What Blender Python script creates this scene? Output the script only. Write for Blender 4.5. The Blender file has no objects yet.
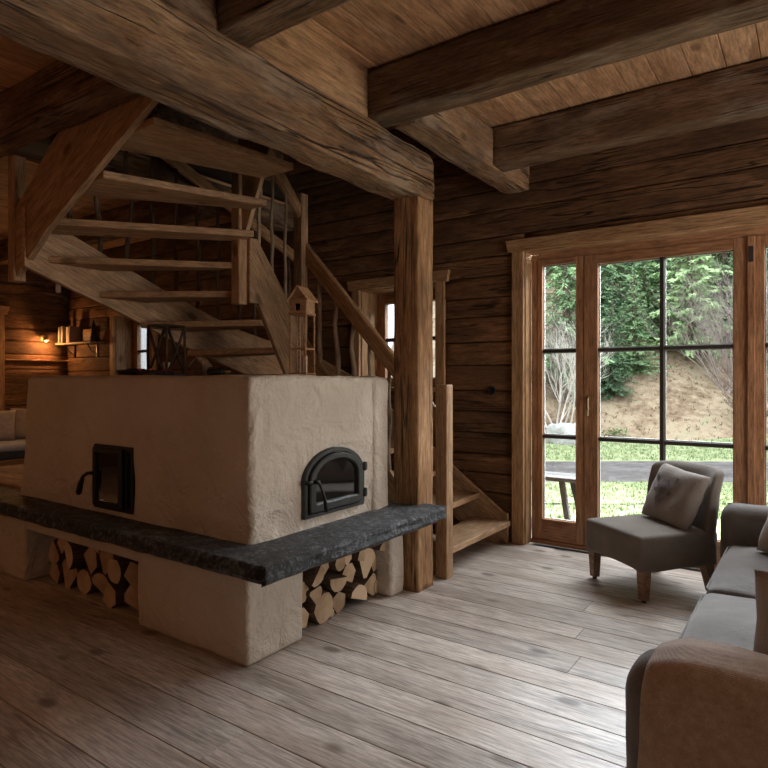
import bpy, bmesh, math, random
from mathutils import Matrix, Vector, noise
random.seed(7)
C = bpy.context.scene.collection
SC = bpy.context.scene

# ---------------------------------------------------------------- camera, world, lights, exposure
cam_data = bpy.data.cameras.new('camera')
cam = bpy.data.objects.new('camera', cam_data); C.objects.link(cam)
cam.location = (0, 0, 1.5)
cam.rotation_euler = (math.pi/2, 0, math.radians(35))
cam_data.sensor_width = 36; cam_data.lens = 36*616/768
cam_data.shift_y = -4/768
cam_data.clip_end = 300
SC.camera = cam
SC.view_settings.view_transform = 'Standard'; SC.view_settings.look = 'None'
SC.view_settings.gamma = 1; SC.view_settings.exposure = 0.15
SC.view_settings.use_curve_mapping = False
SC.cycles.use_denoising = True
SC.cycles.max_bounces = 8; SC.cycles.diffuse_bounces = 5; SC.cycles.glossy_bounces = 3
SC.cycles.transparent_max_bounces = 8
SC.cycles.sample_clamp_indirect = 6
SC.cycles.caustics_reflective = False; SC.cycles.caustics_refractive = False

world = bpy.data.worlds.new('overcast'); SC.world = world; world.use_nodes = True
bg = world.node_tree.nodes['Background']
bg.inputs[0].default_value = (0.90, 0.95, 1.0, 1)
# standard overcast sky: the zenith is three times as bright as the horizon, all the way round
wt = world.node_tree
_tc = wt.nodes.new('ShaderNodeTexCoord'); _sx = wt.nodes.new('ShaderNodeSeparateXYZ'); wt.links.new(_tc.outputs['Generated'], _sx.inputs[0])
_cl = wt.nodes.new('ShaderNodeClamp'); wt.links.new(_sx.outputs[2], _cl.inputs[0])
_ma = wt.nodes.new('ShaderNodeMath'); _ma.operation = 'MULTIPLY_ADD'; wt.links.new(_cl.outputs[0], _ma.inputs[0])
SKY = 5.6
_ma.inputs[1].default_value = SKY*2/3; _ma.inputs[2].default_value = SKY/3
wt.links.new(_ma.outputs[0], bg.inputs[1])

def area(name, loc, rot, sx, sy, power, col, spread=180):
    l = bpy.data.lights.new(name, 'AREA'); l.shape = 'RECTANGLE'; l.size = sx; l.size_y = sy
    l.energy = power; l.color = col; l.spread = math.radians(spread)
    o = bpy.data.objects.new(name, l); C.objects.link(o); o.location = loc; o.rotation_euler = rot
    return o
def point(name, loc, power, col, r=0.06):
    l = bpy.data.lights.new(name, 'POINT'); l.energy = power; l.color = col; l.shadow_soft_size = r
    o = bpy.data.objects.new(name, l); C.objects.link(o); o.location = loc; return o
P90 = math.pi/2
# added area lights standing in for assumed windows: the east wall (right of the frame) and the south wall (behind the camera)
area('east_daylight_fill', (2.9, 3.55, 1.55), (0, P90, 0), 1.9, 2.3, 100, (1.0, 0.93, 0.86))
area('south_warm_fill', (0.8, -3.4, 1.5), (P90, 0, 0), 2.2, 1.3, 6, (1.0, 0.84, 0.70))  # weak added fill for the foreground floor
# added area light above the eaves, boosting the sky's light through the glazed door onto the floor
area('door_sky_boost', (-0.5, 6.9, 4.1), (math.radians(-42), 0, 0), 4.4, 1.8, 2300, (0.86, 0.93, 1.0))
# warm lamps of the room behind the camera, a point light in the snug and an added fill
point('warm_room_light', (-3.9, -1.2, 1.7), 17, (1.0, 0.42, 0.15), 0.12)
point('warm_room_light', (-7.2, 0.4, 1.5), 10, (1.0, 0.50, 0.22), 0.12)
point('snug_point', (-8.9, 3.9, 1.5), 4, (1.0, 0.48, 0.18), 0.08)
point('warm_room_light', (1.9, -0.9, 2.3), 11, (1.0, 0.76, 0.56), 0.15)  # added warm fill from behind right, for sofa and throw
# portals: they only tell the renderer where the sky comes in
def portal(loc, rot, sx, sy):
    o = area('window_portal', loc, rot, sx, sy, 1, (1, 1, 1)); o.data.cycles.is_portal = True
portal((-0.4, 5.62, 1.4), (-P90, 0, 0), 3.6, 2.6)
portal((-3.56, 5.78, 1.95), (-P90, 0, 0), 1.0, 1.1)
portal((-8.24, 5.78, 1.95), (-P90, 0, 0), 1.0, 1.1)

# ---------------------------------------------------------------- materials
def N(t, ty, **kw):
    n = t.nodes.new(ty)
    for k, v in kw.items(): setattr(n, k, v)
    return n
def newmat(name):
    m = bpy.data.materials.new(name); m.use_nodes = True; t = m.node_tree
    return m, t, t.nodes['Principled BSDF']
def ramp(t, stops, fac):
    r = N(t, 'ShaderNodeValToRGB'); e = r.color_ramp.elements
    while len(e) < len(stops): e.new(0.5)
    for i, (p, c) in enumerate(stops):
        e[i].position = p; e[i].color = (c[0], c[1], c[2], 1) if isinstance(c, (tuple, list)) else (c, c, c, 1)
    t.links.new(fac, r.inputs[0]); return r.outputs[0]
def mapped(t, scale, offset_random=True, coord='Object'):
    tc = N(t, 'ShaderNodeTexCoord'); out = tc.outputs[coord]
    if offset_random:
        oi = N(t, 'ShaderNodeObjectInfo'); mul = N(t, 'ShaderNodeMath', operation='MULTIPLY'); mul.inputs[1].default_value = 47
        t.links.new(oi.outputs['Random'], mul.inputs[0])
        add = N(t, 'ShaderNodeVectorMath', operation='ADD'); t.links.new(out, add.inputs[0]); t.links.new(mul.outputs[0], add.inputs[1]); out = add.outputs[0]
    mp = N(t, 'ShaderNodeMapping'); mp.inputs['Scale'].default_value = scale
    t.links.new(out, mp.inputs['Vector']); return mp.outputs[0]
def noise_n(t, vec, scale, detail=3, rough=0.55, dist=0.0):
    n = N(t, 'ShaderNodeTexNoise'); n.inputs['Scale'].default_value = scale; n.inputs['Detail'].default_value = detail
    n.inputs['Roughness'].default_value = rough; n.inputs['Distortion'].default_value = dist
    t.links.new(vec, n.inputs['Vector']); return n.outputs[0]
def mixc(t, a, b, fac, mode='MIX'):
    m = N(t, 'ShaderNodeMix', data_type='RGBA', blend_type=mode)
    for k, v in ((0, fac), (6, a), (7, b)):
        sock = m.inputs[k]
        if isinstance(v, bpy.types.NodeSocket): t.links.new(v, sock)
        elif k == 0: sock.default_value = v
        elif isinstance(v, (int, float)): sock.default_value = (v, v, v, 1)
        else: sock.default_value = (*v, 1)
    return m.outputs[2]
def mathn(t, op, a, b=0.0, c=None):
    m = N(t, 'ShaderNodeMath', operation=op)
    for i, v in enumerate((a, b, c)):
        if v is None: continue
        if isinstance(v, bpy.types.NodeSocket): t.links.new(v, m.inputs[i])
        else: m.inputs[i].default_value = v
    return m.outputs[0]
def bump(t, bsdf, h, strength, dist=0.01):
    b = N(t, 'ShaderNodeBump'); b.inputs['Strength'].default_value = strength; b.inputs['Distance'].default_value = dist
    t.links.new(h, b.inputs['Height']); t.links.new(b.outputs[0], bsdf.inputs['Normal'])

def wood(name, dark, mid, light, rough=0.7, bd=0.006, pale=None, ringk=0.4, mottk=0.65, knots=0.6, cracks=0.5, bumps=0.5, spread=0.35, dirt=None, spec=0.3, gs=1.0):
    """grain runs along each object's local x"""
    m, t, b = newmat(name)
    broad = noise_n(t, mapped(t, (1.3*gs, 6*gs, 6*gs)), 1.0, 8, 0.68, 0.5)
    col = ramp(t, [(0.25, dark), (0.5, mid), (0.75, light)], broad)
    fine = noise_n(t, mapped(t, (7*gs, 75*gs, 75*gs)), 1.0, 4, 0.7)
    fr = ramp(t, [(0.34, 0.55), (0.6, 1.15)], fine)
    col = mixc(t, col, fr, 1.0, 'MULTIPLY')
    rings = noise_n(t, mapped(t, (0.9*gs, 20*gs, 20*gs)), 1.0, 3, 0.6, 0.7)
    rr = ramp(t, [(0.35, 0.62), (0.47, 1.1), (0.56, 0.8), (0.66, 1.08)], rings)
    col = mixc(t, col, rr, ringk, 'MULTIPLY')
    mott = ramp(t, [(0.32, 0.62), (0.55, 1.08)], noise_n(t, mapped(t, (5, 11, 11)), 1.0, 7, 0.72))
    col = mixc(t, col, mott, mottk, 'MULTIPLY')
    h = mathn(t, 'ADD', fine, mott)
    if knots:
        v = N(t, 'ShaderNodeTexVoronoi'); v.inputs['Scale'].default_value = 1.0
        t.links.new(mapped(t, (2.2, 4.2, 4.2)), v.inputs['Vector'])
        k = ramp(t, [(0.0, 1.0), (0.09, 0.9), (0.17, 0.0)], v.outputs['Distance'])
        kd = tuple(c*0.35 for c in dark)
        col = mixc(t, col, kd, mathn(t, 'MULTIPLY', k, knots))
    if cracks:
        cr = noise_n(t, mapped(t, (0.7, 16, 16)), 1.0, 2, 0.45, 0.5)
        ck = ramp(t, [(0.475, 0.0), (0.497, 1.0), (0.503, 1.0), (0.525, 0.0)], cr)
        gate = ramp(t, [(0.45, 0.0), (0.55, 1.0)], noise_n(t, mapped(t, (1.3, 5, 5)), 1.0, 1))
        ck = mathn(t, 'MULTIPLY', ck, gate)
        col = mixc(t, col, tuple(c*0.18 for c in dark), mathn(t, 'MULTIPLY', ck, cracks))
        h = mathn(t, 'SUBTRACT', h, mathn(t, 'MULTIPLY', ck, 1.5))
    if pale:
        pn = ramp(t, [(0.52, 0.0), (0.66, 1.0)], noise_n(t, mapped(t, (2.0, 6, 6)), 1.0, 5, 0.7))
        col = mixc(t, col, pale, mathn(t, 'MULTIPLY', pn, 0.5))
    if dirt:
        dn = ramp(t, [(0.45, 0.0), (0.7, 1.0)], noise_n(t, mapped(t, (1.0, 2.2, 2.2)), 1.0, 4, 0.7))
        col = mixc(t, col, dirt, mathn(t, 'MULTIPLY', dn, 0.6))
    oi = N(t, 'ShaderNodeObjectInfo')
    val = mathn(t, 'MULTIPLY_ADD', oi.outputs['Random'], spread, 1.0-spread/2)
    hs = N(t, 'ShaderNodeHueSaturation'); t.links.new(col, hs.inputs['Color']); t.links.new(val, hs.inputs['Value'])
    t.links.new(hs.outputs[0], b.inputs['Base Color'])
    b.inputs['Roughness'].default_value = rough; b.inputs['Specular IOR Level'].default_value = spec
    hh = mathn(t, 'ADD', h, mathn(t, 'MULTIPLY', broad, 1.5))
    bump(t, b, hh, bumps, bd)
    return m

def plain(name, col, rough=0.6, metal=0.0, spec=0.4, var=0.15, scale=6, bumps=0.0, bscale=80, bdist=0.003):
    m, t, b = newmat(name)
    v = mapped(t, (1, 1, 1))
    n = noise_n(t, v, scale, 4)
    c = ramp(t, [(0.3, tuple(x*(1-var) for x in col)), (0.7, tuple(min(1, x*(1+var)) for x in col))], n)
    t.links.new(c, b.inputs['Base Color'])
    b.inputs['Roughness'].default_value = rough; b.inputs['Metallic'].default_value = metal
    b.inputs['Specular IOR Level'].default_value = spec
    if bumps: bump(t, b, noise_n(t, v, bscale, 3, 0.6), bumps, bdist)
    return m

def fabric(name, c1, c2, wscale=420, rough=0.95, fuzzy=0.3, patch=5.0, folds=0.0):
    m, t, b = newmat(name)
    v = mapped(t, (1, 1, 1))
    w1 = N(t, 'ShaderNodeTexWave'); w1.inputs['Scale'].default_value = wscale/10; w1.bands_direction = 'X'; w1.inputs['Distortion'].default_value = 1.5
    w2 = N(t, 'ShaderNodeTexWave'); w2.inputs['Scale'].default_value = wscale/10; w2.bands_direction = 'Z'; w2.inputs['Distortion'].default_value = 1.5
    w3 = N(t, 'ShaderNodeTexWave'); w3.inputs['Scale'].default_value = wscale/10; w3.bands_direction = 'Y'; w3.inputs['Distortion'].default_value = 1.5
    for w in (w1, w2, w3): t.links.new(v, w.inputs['Vector'])
    weave = mathn(t, 'ADD', mathn(t, 'ADD', w1.outputs[1], w2.outputs[1]), w3.outputs[1])
    big = noise_n(t, v, patch, 4, 0.6); sp = noise_n(t, v, 160, 2, 0.7)
    f = mathn(t, 'ADD', mathn(t, 'MULTIPLY', big, 0.55), mathn(t, 'MULTIPLY', sp, 0.45))
    c = ramp(t, [(0.35, c1), (0.65, c2)], f)
    c = mixc(t, c, ramp(t, [(0.0, 0.75), (3.0/3, 1.1)], mathn(t, 'DIVIDE', weave, 3.0)), 0.5, 'MULTIPLY')
    t.links.new(c, b.inputs['Base Color']); b.inputs['Roughness'].default_value = rough
    b.inputs['Specular IOR Level'].default_value = 0.15
    b.inputs['Sheen Weight'].default_value = fuzzy; b.inputs['Sheen Roughness'].default_value = 0.5
    h = mathn(t, 'ADD', mathn(t, 'MULTIPLY', sp, 0.8), mathn(t, 'MULTIPLY', weave, 0.25))
    if folds: h = mathn(t, 'ADD', h, mathn(t, 'MULTIPLY', noise_n(t, v, 7, 3, 0.5, 1.0), folds))
    bump(t, b, h, 0.5, 0.003)
    return m

M = {}
M['beam'] = wood('aged_beam_wood', (0.13, 0.063, 0.027), (0.34, 0.185, 0.09), (0.58, 0.36, 0.20), rough=0.8, knots=0.8, cracks=1.0, bumps=1.0, bd=0.016, pale=(0.52, 0.40, 0.29), spread=0.12, dirt=(0.16, 0.12, 0.09))
M['darkbeam'] = wood('dark_beam_wood', (0.075, 0.036, 0.017), (0.21, 0.115, 0.058), (0.42, 0.26, 0.155), rough=0.8, knots=0.6, cracks=1.0, bumps=1.0, bd=0.014, pale=(0.42, 0.33, 0.25), spread=0.2, dirt=(0.10, 0.065, 0.04))
M['log'] = wood('hewn_wall_wood', (0.060, 0.026, 0.010), (0.17, 0.080, 0.034), (0.34, 0.175, 0.080), rough=0.75, knots=0.7, cracks=0.9, bumps=1.0, spread=0.6, dirt=(0.07, 0.038, 0.02))
M['post'] = wood('post_wood', (0.16, 0.075, 0.03), (0.38, 0.20, 0.09), (0.60, 0.38, 0.20), rough=0.75, knots=0.6, cracks=1.0, bumps=0.8, spread=0.1)
M['pine'] = wood('stair_pine', (0.26, 0.14, 0.065), (0.43, 0.26, 0.14), (0.56, 0.37, 0.21), rough=0.6, knots=0.8, cracks=0.0, bumps=0.2, spread=0.2)
M['casing'] = wood('casing_pine', (0.27, 0.14, 0.06), (0.44, 0.25, 0.12), (0.56, 0.35, 0.19), rough=0.55, knots=0.7, cracks=0.2, bumps=0.25, spread=0.15)
M['larch'] = wood('door_larch', (0.26, 0.12, 0.055), (0.38, 0.19, 0.095), (0.48, 0.26, 0.14), rough=0.45, knots=0.2, cracks=0.0, bumps=0.1, spread=0.1)
M['ceil'] = wood('ceiling_boards', (0.32, 0.16, 0.075), (0.50, 0.28, 0.145), (0.64, 0.40, 0.23), rough=0.6, knots=0.8, cracks=0.0, bumps=0.2, spread=0.35)
M['floor'] = wood('floor_boards', (0.38, 0.31, 0.25), (0.60, 0.52, 0.45), (0.76, 0.69, 0.62), rough=0.38, mottk=0.22, ringk=0.3, knots=0.9, cracks=0.5, bumps=0.2, spread=0.3, dirt=(0.34, 0.25, 0.18), spec=0.5)
M['branch'] = wood('peeled_branch', (0.25, 0.17, 0.10), (0.40, 0.29, 0.19), (0.52, 0.40, 0.28), rough=0.7, knots=0.5, cracks=0.0, bumps=0.4, spread=0.2)
M['logbark'] = wood('firewood_bark', (0.05, 0.03, 0.02), (0.13, 0.08, 0.05), (0.24, 0.15, 0.09), rough=0.9, knots=0.0, cracks=0.6, bumps=1.0, spread=0.4)
M['logend'] = wood('firewood_cut', (0.34, 0.21, 0.12), (0.60, 0.43, 0.28), (0.78, 0.61, 0.43), rough=0.85, knots=0, cracks=0, bumps=0.6, spread=0.7)
M['frame_dark'] = plain('muntin_paint', (0.035, 0.027, 0.022), 0.5)
M['greywood'] = wood('weathered_grey_wood', (0.04, 0.038, 0.036), (0.07, 0.068, 0.064), (0.11, 0.105, 0.10), rough=0.8, knots=0.2, cracks=0.4, bumps=0.5)
M['iron'] = plain('cast_iron', (0.045, 0.045, 0.043), 0.45, 0.3, 0.5, 0.2, 20, 0.25, 160, 0.002)
M['blackiron'] = plain('black_iron', (0.013, 0.012, 0.011), 0.4, 0.2, 0.5)
M['darktwig'] = wood('dark_twig', (0.03, 0.018, 0.012), (0.065, 0.04, 0.028), (0.11, 0.07, 0.045), rough=0.8, knots=0, cracks=0)
M['steel'] = plain('steel', (0.45, 0.43, 0.40), 0.35, 0.9)
M['brass'] = plain('brass', (0.50, 0.38, 0.22), 0.35, 0.9)
M['white'] = plain('white_plastic', (0.62, 0.60, 0.56), 0.5)
M['seal'] = plain('glazing_seal', (0.42, 0.42, 0.40), 0.5)
M['black'] = plain('black_plastic', (0.012, 0.012, 0.012), 0.4)
M['matt_black'] = plain('matt_black_lining', (0.02, 0.018, 0.016), 0.95)
M['joint'] = plain('dark_joint', (0.03, 0.018, 0.010), 0.95)
M['foot'] = wood('chair_leg_wood', (0.16, 0.09, 0.05), (0.29, 0.18, 0.11), (0.38, 0.25, 0.16), rough=0.5, knots=0, cracks=0, bumps=0.15)
M['linen'] = fabric('grey_linen', (0.135, 0.115, 0.097), (0.22, 0.19, 0.162), fuzzy=0.25)
M['sofa'] = fabric('sofa_grey', (0.12, 0.107, 0.097), (0.20, 0.182, 0.167), fuzzy=0.3, folds=3.0)
M['throw'] = fabric('brown_felt_throw', (0.33, 0.22, 0.15), (0.52, 0.385, 0.285), wscale=700, fuzzy=0.8, patch=30, folds=1.0)
M['pillow'] = fabric('taupe_pillow', (0.23, 0.20, 0.175), (0.34, 0.30, 0.265), fuzzy=0.2)
M['patch'] = fabric('dark_applique', (0.10, 0.083, 0.075), (0.17, 0.145, 0.13))
M['tan'] = fabric('tan_pillow', (0.30, 0.24, 0.19), (0.42, 0.35, 0.29))
M['sheet'] = fabric('pale_sheet', (0.42, 0.44, 0.48), (0.55, 0.57, 0.60))
M['charcoal'] = fabric('charcoal_blanket', (0.05, 0.055, 0.065), (0.10, 0.105, 0.115))
M['greige'] = fabric('greige_pillow', (0.30, 0.26, 0.24), (0.46, 0.41, 0.38), patch=20)
M['candle'] = plain('candle_wax', (0.55, 0.42, 0.30), 0.5)
M['redberry'] = plain('red_berries', (0.35, 0.03, 0.02), 0.4)
M['paper'] = plain('book_cover', (0.45, 0.40, 0.34), 0.7, var=0.4, scale=1)

def plaster():
    m, t, b = newmat('troweled_plaster')
    v = mapped(t, (1, 1, 1), False)
    c = ramp(t, [(0.3, (0.52, 0.445, 0.365)), (0.7, (0.66, 0.59, 0.50))], noise_n(t, v, 1.6, 5, 0.6))
    t.links.new(c, b.inputs['Base Color']); b.inputs['Roughness'].default_value = 0.92; b.inputs['Specular IOR Level'].default_value = 0.15
    h = mathn(t, 'ADD', mathn(t, 'MULTIPLY', noise_n(t, v, 4.2, 4, 0.5, 0.8), 3.0), mathn(t, 'MULTIPLY', noise_n(t, v, 26, 3, 0.55, 0.8), 0.55))
    bump(t, b, h, 0.75, 0.03); return m
M['plaster'] = plaster()
def slate():
    m, t, b = newmat('split_slate')
    v = mapped(t, (1, 1, 1), False)
    n1 = noise_n(t, v, 9, 8, 0.75, 0.8); n2 = noise_n(t, v, 38, 6, 0.8)
    f = mathn(t, 'ADD', mathn(t, 'MULTIPLY', n1, 0.45), mathn(t, 'MULTIPLY', n2, 0.55))
    t.links.new(ramp(t, [(0.40, (0.008, 0.008, 0.009)), (0.5, (0.045, 0.047, 0.050)), (0.58, (0.24, 0.25, 0.265))], f), b.inputs['Base Color'])
    b.inputs['Roughness'].default_value = 0.5; b.inputs['Specular IOR Level'].default_value = 0.45
    bump(t, b, f, 1.0, 0.07); return m
M['slate'] = slate()
def glassmat(name, refl=0.9, tint=(1, 1, 1)):
    m = bpy.data.materials.new(name); m.use_nodes = True; t = m.node_tree
    t.nodes.remove(t.nodes['Principled BSDF']); out = t.nodes['Material Output']
    tr = N(t, 'ShaderNodeBsdfTransparent'); tr.inputs[0].default_value = (*tint, 1)
    gl = N(t, 'ShaderNodeBsdfGlossy'); gl.inputs['Roughness'].default_value = 0.02
    fr = N(t, 'ShaderNodeFresnel'); fr.inputs[0].default_value = 1.45
    mx = N(t, 'ShaderNodeMixShader'); f = mathn(t, 'MULTIPLY', fr.outputs[0], refl)
    t.links.new(f, mx.inputs[0]); t.links.new(tr.outputs[0], mx.inputs[1]); t.links.new(gl.outputs[0], mx.inputs[2])
    t.links.new(mx.outputs[0], out.inputs[0]); return m
M['glass'] = glassmat('window_glass', 0.8)
def firebox_glass():
    m, t, b = newmat('sooty_stove_glass')
    b.inputs['Base Color'].default_value = (0.008, 0.008, 0.008, 1); b.inputs['Roughness'].default_value = 0.04
    b.inputs['IOR'].default_value = 2.6; b.inputs['Specular IOR Level'].default_value = 0.6
    return m
M['stoveglass'] = firebox_glass()
def emit(name, col, s):
    m, t, b = newmat(name); b.inputs['Emission Color'].default_value = (*col, 1); b.inputs['Emission Strength'].default_value = s
    b.inputs['Base Color'].default_value = (*col, 1); return m
M['bulb'] = emit('warm_bulb', (1.0, 0.66, 0.30), 22)

def ground_mat(name, cols, scale, bumps=0.5, bd=0.05, rough=0.95):
    m, t, b = newmat(name); v = mapped(t, (1, 1, 1), False)
    n = mathn(t, 'ADD', mathn(t, 'MULTIPLY', noise_n(t, v, scale, 5, 0.7), 0.6), mathn(t, 'MULTIPLY', noise_n(t, v, scale*9, 3, 0.7), 0.4))
    k = len(cols)
    t.links.new(ramp(t, [(0.36+0.28*i/(k-1), c) for i, c in enumerate(cols)], n), b.inputs['Base Color'])
    b.inputs['Roughness'].default_value = rough; b.inputs['Specular IOR Level'].default_value = 0.1
    bump(t, b, n, bumps, bd); return m
M['lawn'] = ground_mat('lawn_green', [(0.13, 0.16, 0.075), (0.22, 0.27, 0.14), (0.34, 0.37, 0.22)], 1.6)
M['gravel'] = ground_mat('gravel_grey', [(0.05, 0.047, 0.046), (0.10, 0.095, 0.093), (0.17, 0.16, 0.158)], 3.0)
M['hill'] = ground_mat('dry_grass_hill', [(0.10, 0.07, 0.045), (0.20, 0.15, 0.10), (0.30, 0.245, 0.17), (0.22, 0.23, 0.14)], 0.55)
M['deck'] = wood('terrace_deck', (0.08, 0.07, 0.06), (0.13, 0.115, 0.105), (0.18, 0.165, 0.15), rough=0.8, knots=0.2, cracks=0.3, bumps=0.4)
M['rock'] = ground_mat('boulder_grey', [(0.18, 0.185, 0.18), (0.32, 0.33, 0.325), (0.46, 0.47, 0.46)], 2.0)
def leafmat(name, c1, c2):
    m, t, b = newmat(name); v = mapped(t, (1, 1, 1))
    c = ramp(t, [(0.35, c1), (0.65, c2)], noise_n(t, v, 2.2, 4, 0.7))
    oi = N(t, 'ShaderNodeObjectInfo'); hs = N(t, 'ShaderNodeHueSaturation')
    t.links.new(c, hs.inputs['Color']); t.links.new(mathn(t, 'MULTIPLY_ADD', oi.outputs['Random'], 0.4, 0.8), hs.inputs['Value'])
    t.links.new(hs.outputs[0], b.inputs['Base Color']); b.inputs['Roughness'].default_value = 0.8; b.inputs['Specular IOR Level'].default_value = 0.15
    return m
M['logend'] = leafmat('firewood_cut_face', (0.36, 0.23, 0.13), (0.66, 0.49, 0.33))
M['needle_dark'] = leafmat('dark_needles', (0.05, 0.10, 0.055), (0.14, 0.24, 0.13))
M['needle_light'] = leafmat('light_needles', (0.18, 0.30, 0.12), (0.36, 0.50, 0.26))
M['needle_mid'] = leafmat('mid_needles', (0.09, 0.17, 0.08), (0.24, 0.36, 0.18))
M['twig'] = leafmat('bare_twigs', (0.22, 0.18, 0.165), (0.38, 0.33, 0.31))
M['twig_pale'] = leafmat('pale_twigs', (0.34, 0.33, 0.30), (0.54, 0.52, 0.48))
M['twig_brown'] = leafmat('brown_twigs', (0.085, 0.06, 0.05), (0.17, 0.12, 0.10))
M['tuft'] = leafmat('dry_tufts', (0.20, 0.15, 0.10), (0.38, 0.31, 0.22))
M['blade'] = leafmat('grass_blades', (0.14, 0.19, 0.085), (0.28, 0.33, 0.18))

# ---------------------------------------------------------------- geometry helpers
W = {}
def link(name, data, parent=None, Mx=None):
    Mx = Mx or Matrix()
    o = bpy.data.objects.new(name, data); C.objects.link(o); W[o] = Mx
    if parent is not None:
        o.parent = parent; o.matrix_basis = W[parent].inverted() @ Mx
    else: o.matrix_basis = Mx
    return o
def thing(name, label, cat, loc=(0, 0, 0), rz=0, group=None):
    o = link(name, None, None, Matrix.Translation(loc) @ Matrix.Rotation(rz, 4, 'Z'))
    o.empty_display_size = 0.1
    return tag(o, label, cat, group)
def tag(o, label, cat, group=None):
    o['label'] = label; o['category'] = cat
    if group: o['group'] = group
    return o
def struct(o): o['kind'] = 'structure'; return o

class MB:
    def __init__(s): s.v = []; s.f = []; s.mi = []
    def add(s, vs, fs, mi=0, M_=None):
        k = len(s.v)
        s.v += [tuple(M_ @ Vector(v)) if M_ is not None else tuple(v) for v in vs]
        s.f += [tuple(i+k for i in f) for f in fs]; s.mi += [mi]*len(fs)
    def box(s, lo, hi, mi=0, M_=None):
        x0, y0, z0 = lo; x1, y1, z1 = hi
        s.add([(x0,y0,z0),(x1,y0,z0),(x1,y1,z0),(x0,y1,z0),(x0,y0,z1),(x1,y0,z1),(x1,y1,z1),(x0,y1,z1)],
              [(0,3,2,1),(4,5,6,7),(0,1,5,4),(1,2,6,5),(2,3,7,6),(3,0,4,7)], mi, M_)
    def prism(s, poly, axis, a, b, mi=0):
        """poly of 2D points in the plane normal to axis, extruded a..b"""
        def P(p, d):
            return {'x': (d, p[0], p[1]), 'y': (p[0], d, p[1]), 'z': (p[0], p[1], d)}[axis]
        n = len(poly)
        s.add([P(p, a) for p in poly]+[P(p, b) for p in poly],
              [tuple(range(n))[::-1], tuple(range(n, 2*n))]+[(i, (i+1) % n, (i+1) % n+n, i+n) for i in range(n)], mi)
    def tube(s, pts, rs, n=8, mi=0, cap=True):
        pts = [Vector(p) for p in pts]
        if isinstance(rs, (int, float)): rs = [rs]*len(pts)
        k = len(s.v); prev = None
        for i, p in enumerate(pts):
            d = (pts[min(i+1, len(pts)-1)]-pts[max(i-1, 0)])
            d = d.normalized() if d.length > 1e-9 else Vector((0, 0, 1))
            if prev is None:
                u = d.cross(Vector((0, 0, 1)) if abs(d.z) < 0.9 else Vector((1, 0, 0))).normalized()
            else: u = (prev-d*prev.dot(d)).normalized()
            prev = u; w = d.cross(u)
            for j in range(n):
                a = 2*math.pi*j/n; s.v.append(tuple(p+(u*math.cos(a)+w*math.sin(a))*rs[i]))
        for i in range(len(pts)-1):
            for j in range(n):
                a = k+i*n+j; b = k+i*n+(j+1) % n
                s.f.append((a, b, b+n, a+n)); s.mi.append(mi)
        if cap:
            s.f.append(tuple(k+j for j in range(n))[::-1]); s.mi.append(mi)
            e = k+(len(pts)-1)*n; s.f.append(tuple(e+j for j in range(n))); s.mi.append(mi)
    def lathe(s, prof, n=20, mi=0, M_=None):
        k = []
        for r, z in prof:
            for j in range(n):
                a = 2*math.pi*j/n; k.append((r*math.cos(a), r*math.sin(a), z))
        fs = []
        for i in range(len(prof)-1):
            for j in range(n): fs.append((i*n+j, i*n+(j+1) % n, (i+1)*n+(j+1) % n, (i+1)*n+j))
        fs.append(tuple(range(n))[::-1]); fs.append(tuple((len(prof)-1)*n+j for j in range(n)))
        s.add(k, fs, mi, M_)
    def mesh(s, name, mats, smooth=False, bevel=0.0, seg=1, recalc=True):
        me = bpy.data.meshes.new(name); me.from_pydata(s.v, [], s.f)
        if not isinstance(mats, (list, tuple)): mats = [mats]
        for m_ in mats: me.materials.append(m_)
        me.polygons.foreach_set('material_index', s.mi)
        if bevel or recalc:
            bm = bmesh.new(); bm.from_mesh(me)
            if recalc: bmesh.ops.recalc_face_normals(bm, faces=bm.faces)
            if bevel:
                bmesh.ops.bevel(bm, geom=list(bm.edges), offset=bevel, segments=seg, affect='EDGES', profile=0.5, clamp_overlap=True)
            bm.to_mesh(me); bm.free()
        if smooth:
            me.polygons.foreach_set('use_smooth', [True]*len(me.polygons))
        me.update(); return me
def build(name, mb, mat, parent=None, Mx=None, local=False, smooth=False, bevel=0.0, seg=1):
    """mb in world coordinates (made local to the parent's origin) unless local; Mx = world matrix of the object"""
    if Mx is None: Mx = W[parent].copy() if parent is not None else Matrix()
    if not local:
        inv = Mx.inverted(); mb.v = [tuple(inv @ Vector(v)) for v in mb.v]
    return link(name, mb.mesh(name, mat, smooth, bevel, seg), parent, Mx)
def centred(name, mb, mat, parent=None, smooth=False, bevel=0.0, rot=None, seg=1):
    """mb in world coords; the object's origin goes to its centre, optional rotation so grain (local x) follows the piece"""
    lo = [min(v[i] for v in mb.v) for i in range(3)]; hi = [max(v[i] for v in mb.v) for i in range(3)]
    c = Vector([(lo[i]+hi[i])/2 for i in range(3)])
    Mx = Matrix.Translation(c) @ (rot.to_4x4() if rot else Matrix())
    return build(name, mb, mat, parent, Mx, False, smooth, bevel, seg)

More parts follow.
